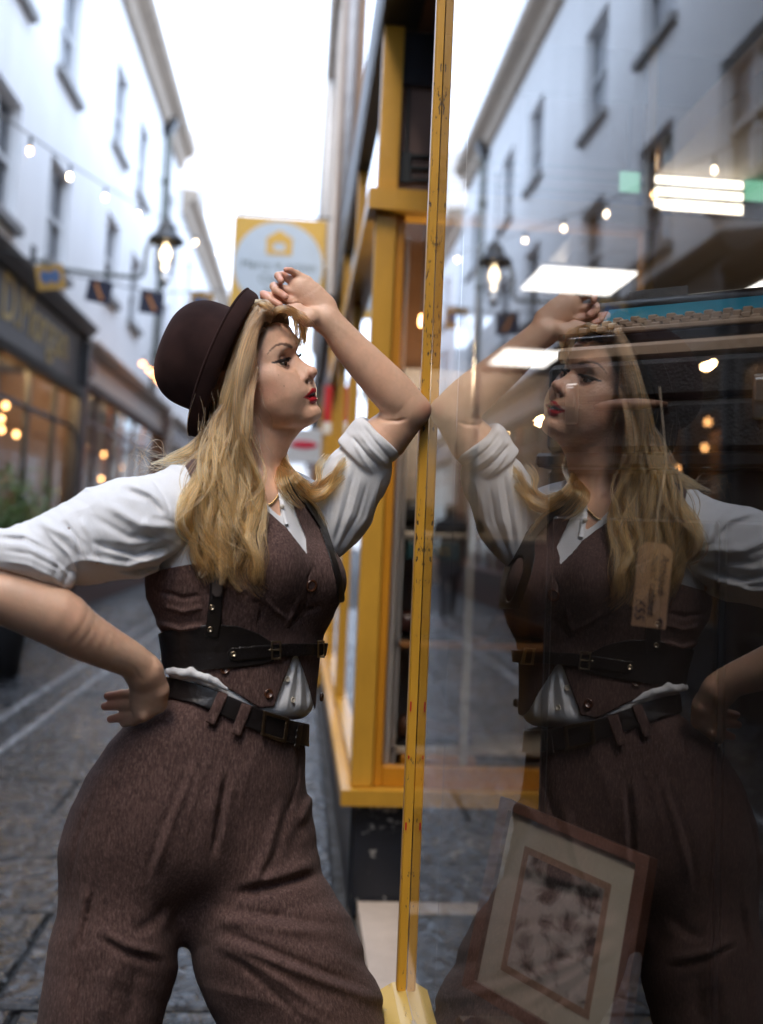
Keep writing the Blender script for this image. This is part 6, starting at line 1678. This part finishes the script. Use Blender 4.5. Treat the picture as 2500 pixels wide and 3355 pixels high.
def build_hair():
    P = np.concatenate(H_POS); W = to_world(P); org = W.mean(0)
    hc = bpy.data.hair_curves.new('hair'); hc.add_curves(H_N)
    hc.attributes['position'].data.foreach_set('vector', (W-org).astype(np.float32).ravel())
    ra = hc.attributes.get('radius') or hc.attributes.new('radius', 'FLOAT', 'POINT')
    ra.data.foreach_set('value', np.concatenate(H_RAD).astype(np.float32))
    hc.attributes.new('shade', 'FLOAT', 'POINT').data.foreach_set('value', np.concatenate(H_DARK))
    hc.materials.append(hair_mat())
    o = bpy.data.objects.new('hair', hc); o.location = org
    return link(o, wom)
hair = build_hair()
SC.cycles_curves.shape = 'RIBBONS'; SC.cycles_curves.subdivisions = 2

# ------------------------------------------------------------------ things hung in the lane
# charity shop sign
sg = empty('hanging_sign', (-.55, 10.2, 3.4)); tag(sg, 'square yellow sign with pale blue disc and yellow house, behind the raised hand', 'sign')
zc = 3.905; xc_, hw = -.555, .475
MB().box(xc_-hw, xc_+hw, 10.19, 10.225, zc-.50, zc+.50, bev=.004).build('board', mat('yellow_sign_board', (.60, .37, .06), .5, .06, 6), sg)
n = 48; MB().prism([(xc_+.455*math.cos(2*math.pi*k/n), zc+.455*math.sin(2*math.pi*k/n)) for k in range(n)], 'y', 10.186, 10.1895).build('disc', mat('pale_blue_disc', (.46, .55, .64), .5, .05, 5), sg)
ym = mat('yellow_emblem', (.62, .38, .06), .5, .05)
hb = MB(); x0 = xc_
for poly in ([(x0-.15, zc+.27), (x0+.15, zc+.27), (x0, zc+.37)], [(x0-.13, zc+.11), (x0-.06, zc+.11), (x0-.06, zc+.27), (x0-.13, zc+.27)], [(x0+.06, zc+.11), (x0+.13, zc+.11), (x0+.13, zc+.27), (x0+.06, zc+.27)],
             [(x0-.0599, zc+.11), (x0+.0599, zc+.11), (x0+.0599, zc+.15), (x0-.0599, zc+.15)], [(x0-.0599, zc+.235), (x0+.0599, zc+.235), (x0+.0599, zc+.2695), (x0-.0599, zc+.2695)]):
    hb.prism(poly, 'y', 10.182, 10.1855)
hb.build('house_emblem', ym, sg)
gt = mat('grey_lettering', (.10, .13, .13), .5, .1)
text_mesh('Mercy in action', .122, gt, 'lettering', sg, (xc_, 10.184, zc-.005), (1, 0, 0), (0, 0, 1), .001)
text_mesh('Charity', .13, gt, 'lettering', sg, (xc_, 10.184, zc-.15), (1, 0, 0), (0, 0, 1), .001)
text_mesh('Shop', .13, gt, 'lettering', sg, (xc_, 10.184, zc-.29), (1, 0, 0), (0, 0, 1), .001)
MB().tube([(xc_-.45, 10.207, zc+.53), (-.03, 10.207, zc+.53)], .012, 8).build('bracket', M['iron'], sg)
for dx in (-.4, .4): MB().tube([(xc_+dx, 10.207, zc+.502), (xc_+dx, 10.207, zc+.53)], .006, 6).build('hook', M['iron'], sg)
# oval shop sign lower down
osn = empty('hanging_sign', (-.2, 8.9, 1.9)); tag(osn, 'small pale board with a red oval hanging behind her neck', 'sign')
MB().box(-.36, -.05, 8.89, 8.91, 1.82, 2.12, bev=.004).build('board', mat('pale_grey_board', (.5, .52, .55), .5, .1), osn)
MB().prism([(-.205+.12*math.cos(2*math.pi*k/24), 1.98+.035*math.sin(2*math.pi*k/24)) for k in range(24)], 'y', 8.884, 8.8885).build('red_oval', mat('crimson_oval', (.5, .015, .05), .4, .1), osn)
MB().tube([(-.3, 8.9, 2.121), (-.3, 8.9, 2.17), (.0, 8.9, 2.17)], .007, 6).build('bracket', M['iron'], osn)

# lantern on its bracket
ln = empty('street_lantern', (-1.76, 10.6, 3.68)); tag(ln, 'lit black wall lantern on a long iron bracket from the left', 'lantern')
lx, ly = -1.757, 10.6
MB().lathe([(.014, 4.46), (.034, 4.44), (.03, 4.41), (.062, 4.395), (.085, 4.36), (.10, 4.31), (.125, 4.27), (.175, 4.225), (.19, 4.20), (.19, 4.175), (.12, 4.178)], (lx, ly, 0), 24).build('cap', M['iron'], ln)
gl = MB().lathe([(.128, 4.178), (.122, 4.05), (.10, 3.90), (.075, 3.80), (.05, 3.765)], (lx, ly, 0), 24).build('glass', M['clear'], ln)
for k in range(4):
    a = math.pi/4+k*math.pi/2
    MB().tube([(lx+.13*math.cos(a), ly+.13*math.sin(a), 4.18), (lx+.124*math.cos(a), ly+.124*math.sin(a), 4.05), (lx+.078*math.cos(a), ly+.078*math.sin(a), 3.80)], .007, 6).build('glazing_bar', M['iron'], ln)
MB().lathe([(.055, 3.768), (.06, 3.75), (.03, 3.73), (.012, 3.70), (.003, 3.68)], (lx, ly, 0), 16).build('base', M['iron'], ln)
MB().lathe([(.012, 4.165), (.022, 4.13), (.045, 4.09), (.05, 4.05), (.038, 4.0), (.018, 3.98), (.003, 3.975)], (lx, ly, 0), 16).build('bulb', emis('lantern_bulb', (1.0, .74, .42), 5), ln)
MB().lathe([(.004, 3.955), (.018, 3.945), (.024, 3.92), (.016, 3.895), (.003, 3.89)], (lx, ly, 0), 12).build('bulb', emis('lantern_bulb_small', (1.0, .80, .55), 5), ln)
MB().tube([(-3.12, ly, 3.92), (-2.9, ly, 3.84), (-2.5, ly, 3.80), (-2.05, ly, 3.79), (-1.985, ly, 3.81), (-1.965, ly, 3.87), (-1.965, ly, 4.0), (-1.95, ly, 4.12), (-1.90, ly, 4.20), (-1.84, ly, 4.23)], .022, 8).build('bracket', M['iron_grey'], ln)
MB().tube([(-1.757, ly, 4.43), (-1.757, ly, 4.62), (-1.757, ly, 5.2)], .008, 6).build('stay_wire', M['iron'], ln)
MB().box(-3.13, -3.10, ly-.06, ly+.06, 3.8, 4.05).build('wall_plate', M['iron'], ln)

def string_lights(pts, label, m_, r=.013, sag=True):
    root = empty('string_lights', tuple(pts[len(pts)//2])); tag(root, label, 'string lights')
    top = [Vector(p)+Vector((0, 0, .09)) for p in pts]
    MB().tube(top, .006, 5).build('cable', M['wire'], root)
    for i, p in enumerate(pts):
        h = MB().lathe([(.010, .085), (.011, .03), (.009, .012)], p, 8).build('lamp_holder', M['iron'], root)
        MB().lathe([(.006, .011), (r*.8, .006), (r, -.010), (r*.75, -.024), (.003, -.032)], p, 14).build('bulb', m_ if not isinstance(m_, list) else m_[i % len(m_)], root)
    return root
string_lights([w_at(*q) for q in ((-240, 255, 4.9), (-80, 375, 5.6), (98, 490, 6.4), (228, 575, 7.5), (345, 643, 8.8), (452, 700, 10.3), (545, 750, 12.1), (640, 792, 14.2), (717, 825, 16.6))],
              'festoon of white bulbs strung high along the lane on the left', [M['bulb_white'], M['bulb_white'], M['bulb'], M['bulb_white']])
string_lights([w_at(*q) for q in ((468, 1190, 15.0), (489, 1211, 15.6), (502, 1223, 16.1), (517, 1242, 16.7), (530, 1256, 17.3))], 'short row of amber bulbs behind the hat above the cream fascia', M['bulb_amber'], .04)

# bunting of square cards
bt = empty('bunting', tuple(w_at(410, 960, 9.2))); tag(bt, 'line of square navy and yellow bunting cards across the lane', 'bunting')
line = [w_at(-60, 800, 7.0), w_at(60, 838, 7.4), w_at(165, 872, 8.0), w_at(250, 905, 8.4), w_at(325, 917, 8.7), w_at(410, 940, 9.1), w_at(497, 952, 9.5), w_at(580, 958, 9.9), w_at(660, 955, 10.3), w_at(800, 945, 11.0), w_at(960, 900, 12.0)]
MB().tube(line, .006, 5).build('cord', M['iron'], bt)
navy_c = mat('navy_card', (.018, .022, .05), .6, .15, 20); yel_c = mat('yellow_card', (.42, .24, .04), .6, .1, 20)
orange_i = mat('orange_print', (.55, .22, .06), .6, .1); blue_i = mat('blue_print', (.06, .12, .26), .6, .1)
for (px, py, Y, sz, a, yel) in ((165, 908, 8.0, .205, -12, 1), (325, 955, 8.7, .20, 8, 0), (497, 992, 9.5, .215, 3, 0), (660, 992, 10.3, .225, 0, 1), (815, 985, 11.0, .22, 5, 0)):
    c = w_at(px, py, Y); ra = R_(a); h2 = sz/2
    def cp(u, w, d=0): return (c.x+u*math.cos(ra)+w*math.sin(ra), c.y+d+.25*u, c.z-u*math.sin(ra)+w*math.cos(ra))
    def card(poly, d0, d1, name, m_, par):
        n = len(poly); b = MB(); b.add([cp(*q, d0) for q in poly]+[cp(*q, d1) for q in poly], [tuple(range(n)), tuple(range(2*n-1, n-1, -1))]+[(i, (i+1) % n, (i+1) % n+n, i+n) for i in range(n)]); return b.build(name, m_, par)
    cd = card([(-h2, -h2), (h2, -h2), (h2, h2), (-h2, h2)], 0, .004, 'card', yel_c if yel else navy_c, bt)
    if yel: card([(-.75*h2, -.1*h2), (-.35*h2, -.6*h2), (0, -.25*h2), (.35*h2, -.6*h2), (.75*h2, -.1*h2), (.6*h2, .6*h2), (0, .4*h2), (-.6*h2, .6*h2)], -.004, -.001, 'motif', blue_i, cd)
    else: card([(-.55*h2, .65*h2), (-.25*h2, .7*h2), (.1*h2, 0), (.5*h2, -.6*h2), (.2*h2, -.7*h2), (-.15*h2, -.1*h2)], -.004, -.001, 'motif', orange_i, cd)

# bay shrub in a pot by the dark shopfront
sx, sy_, = -2.50, 8.2
sh = empty('potted_shrub', (sx, sy_, 0)); tag(sh, 'round green shrub in a dark pot by the grey shopfront', 'plant')
MB().lathe([(.16, .0), (.20, .38), (.22, .40), (.22, .44), (.19, .44), (.18, .40)], (sx, sy_, 0.004), 20).build('pot', M['terracotta'], sh)
MB().tube([(sx, sy_, .4), (sx+.01, sy_, .8), (sx, sy_+.01, 1.2)], [.025, .022, .015], 7).build('stem', M['wood_dark'], sh)
lv = MB(); r2 = random.Random(5)
for k in range(1500):
    th, ph = r2.uniform(0, 6.283), math.acos(r2.uniform(-1, 1)); rr = .36*(r2.random()**.45)*(1+.18*math.sin(3*th)*math.sin(2*ph))
    c = Vector((sx+rr*math.sin(ph)*math.cos(th), sy_+rr*math.sin(ph)*math.sin(th), 1.22+1.2*rr*math.cos(ph)))
    d = Vector((r2.gauss(0, 1), r2.gauss(0, 1), r2.gauss(.4, .7))).normalized(); s_ = d.orthogonal().normalized(); L_ = r2.uniform(.035, .06); w = L_*.22
    lv.add([c-d*L_/2, c+s_*w, c+d*L_/2, c-s_*w], [(0, 1, 2, 3)])
lf = lv.build('crown', M['leaf'], sh); tag(lf, kind='stuff')

# a passer-by farther down the lane, in a dark coat, walking away
def passer():
    root = empty('person', (-2.05, 15.0, 0)); tag(root, 'person in dark coat walking away down the lane, seen in the reflection', 'person')
    ox, oy = -2.05, 15.0
    def fn(P):
        Q = P-np.array([ox, oy, 0], np.float32)
        C_ = lambda a, b, ra, rb, k=1.0: cone(Q, a, b, ra, rb, k)
        d = C_((0, 0, 1.60), (0, 0, 1.545), .085, .072, 1.1)
        d = smin(d, C_((0, .0, 1.50), (0, 0, 1.44), .05, .06), .02)
        d = smin(d, C_((-.14, 0, 1.37), (.14, 0, 1.37), .075, .075, .9), .06)
        d = smin(d, C_((0, 0, 1.32), (0, 0, .95), .17, .16, .72), .07)
        d = smin(d, C_((0, 0, .98), (0, 0, .72), .18, .20, .72), .04)
        for s, kx in ((-1, .06), (1, -.06)):
            d = smin(d, C_((s*.20, 0, 1.36), (s*.255, .02, 1.10), .058, .048), .03)
            d = smin(d, C_((s*.255, .02, 1.10), (s*.24, -.10, .88), .046, .036), .015)
            d = smin(d, C_((s*.24, -.10, .86), (s*.235, -.12, .80), .034, .026), .015)
            d = smin(d, C_((s*.085, 0, .80), (s*.09, kx*1.5, .46), .085, .062), .03)
            d = smin(d, C_((s*.09, kx*1.5, .46), (s*.09, kx*3, .10), .062, .045), .01)
            d = smin(d, C_((s*.09, kx*3, .055), (s*.095, kx*3+.14, .045), .045, .038), .015)
        return d
    V, F_ = polygonise(fn, (ox-.4, oy-.4, -.02), (ox+.4, oy+.5, 1.72), .012)
    z = V[:, 2]; c = np.tile(np.array([.02, .022, .026], np.float32), (len(V), 1))
    c[z > 1.5] = (.03, .018, .012); c[(z > 1.44) & (z < 1.56) & (V[:, 1] > oy+.03)] = (.5, .3, .22); c[z < .74] = (.035, .035, .045); c[z < .1] = (.012, .01, .01)
    hands = (np.abs(V[:, 0]-ox) > .18) & (z < .87) & (z > .76); c[hands] = (.5, .3, .22)
    m, N, L, P = node_mat('passer_by'); at = N.new('ShaderNodeAttribute'); at.attribute_name = 'tint'; L.new(at.outputs['Color'], P.inputs['Base Color']); P.inputs['Roughness'].default_value = .85
    o = bpy.data.objects.new('body', np_mesh('body', V-np.array([ox, oy, 0]), F_, m, c)); o.location = (ox, oy, 0); link(o, root)
    bg_ = MB().box(ox+.19, ox+.31, oy-.16, oy+.06, .50, .80, bev=.02).build('carrier_bag', mat('bag_cloth', (.25, .23, .22), .8, .1)); tag(bg_, 'pale bag in the hand of the walking person', 'bag')
passer()
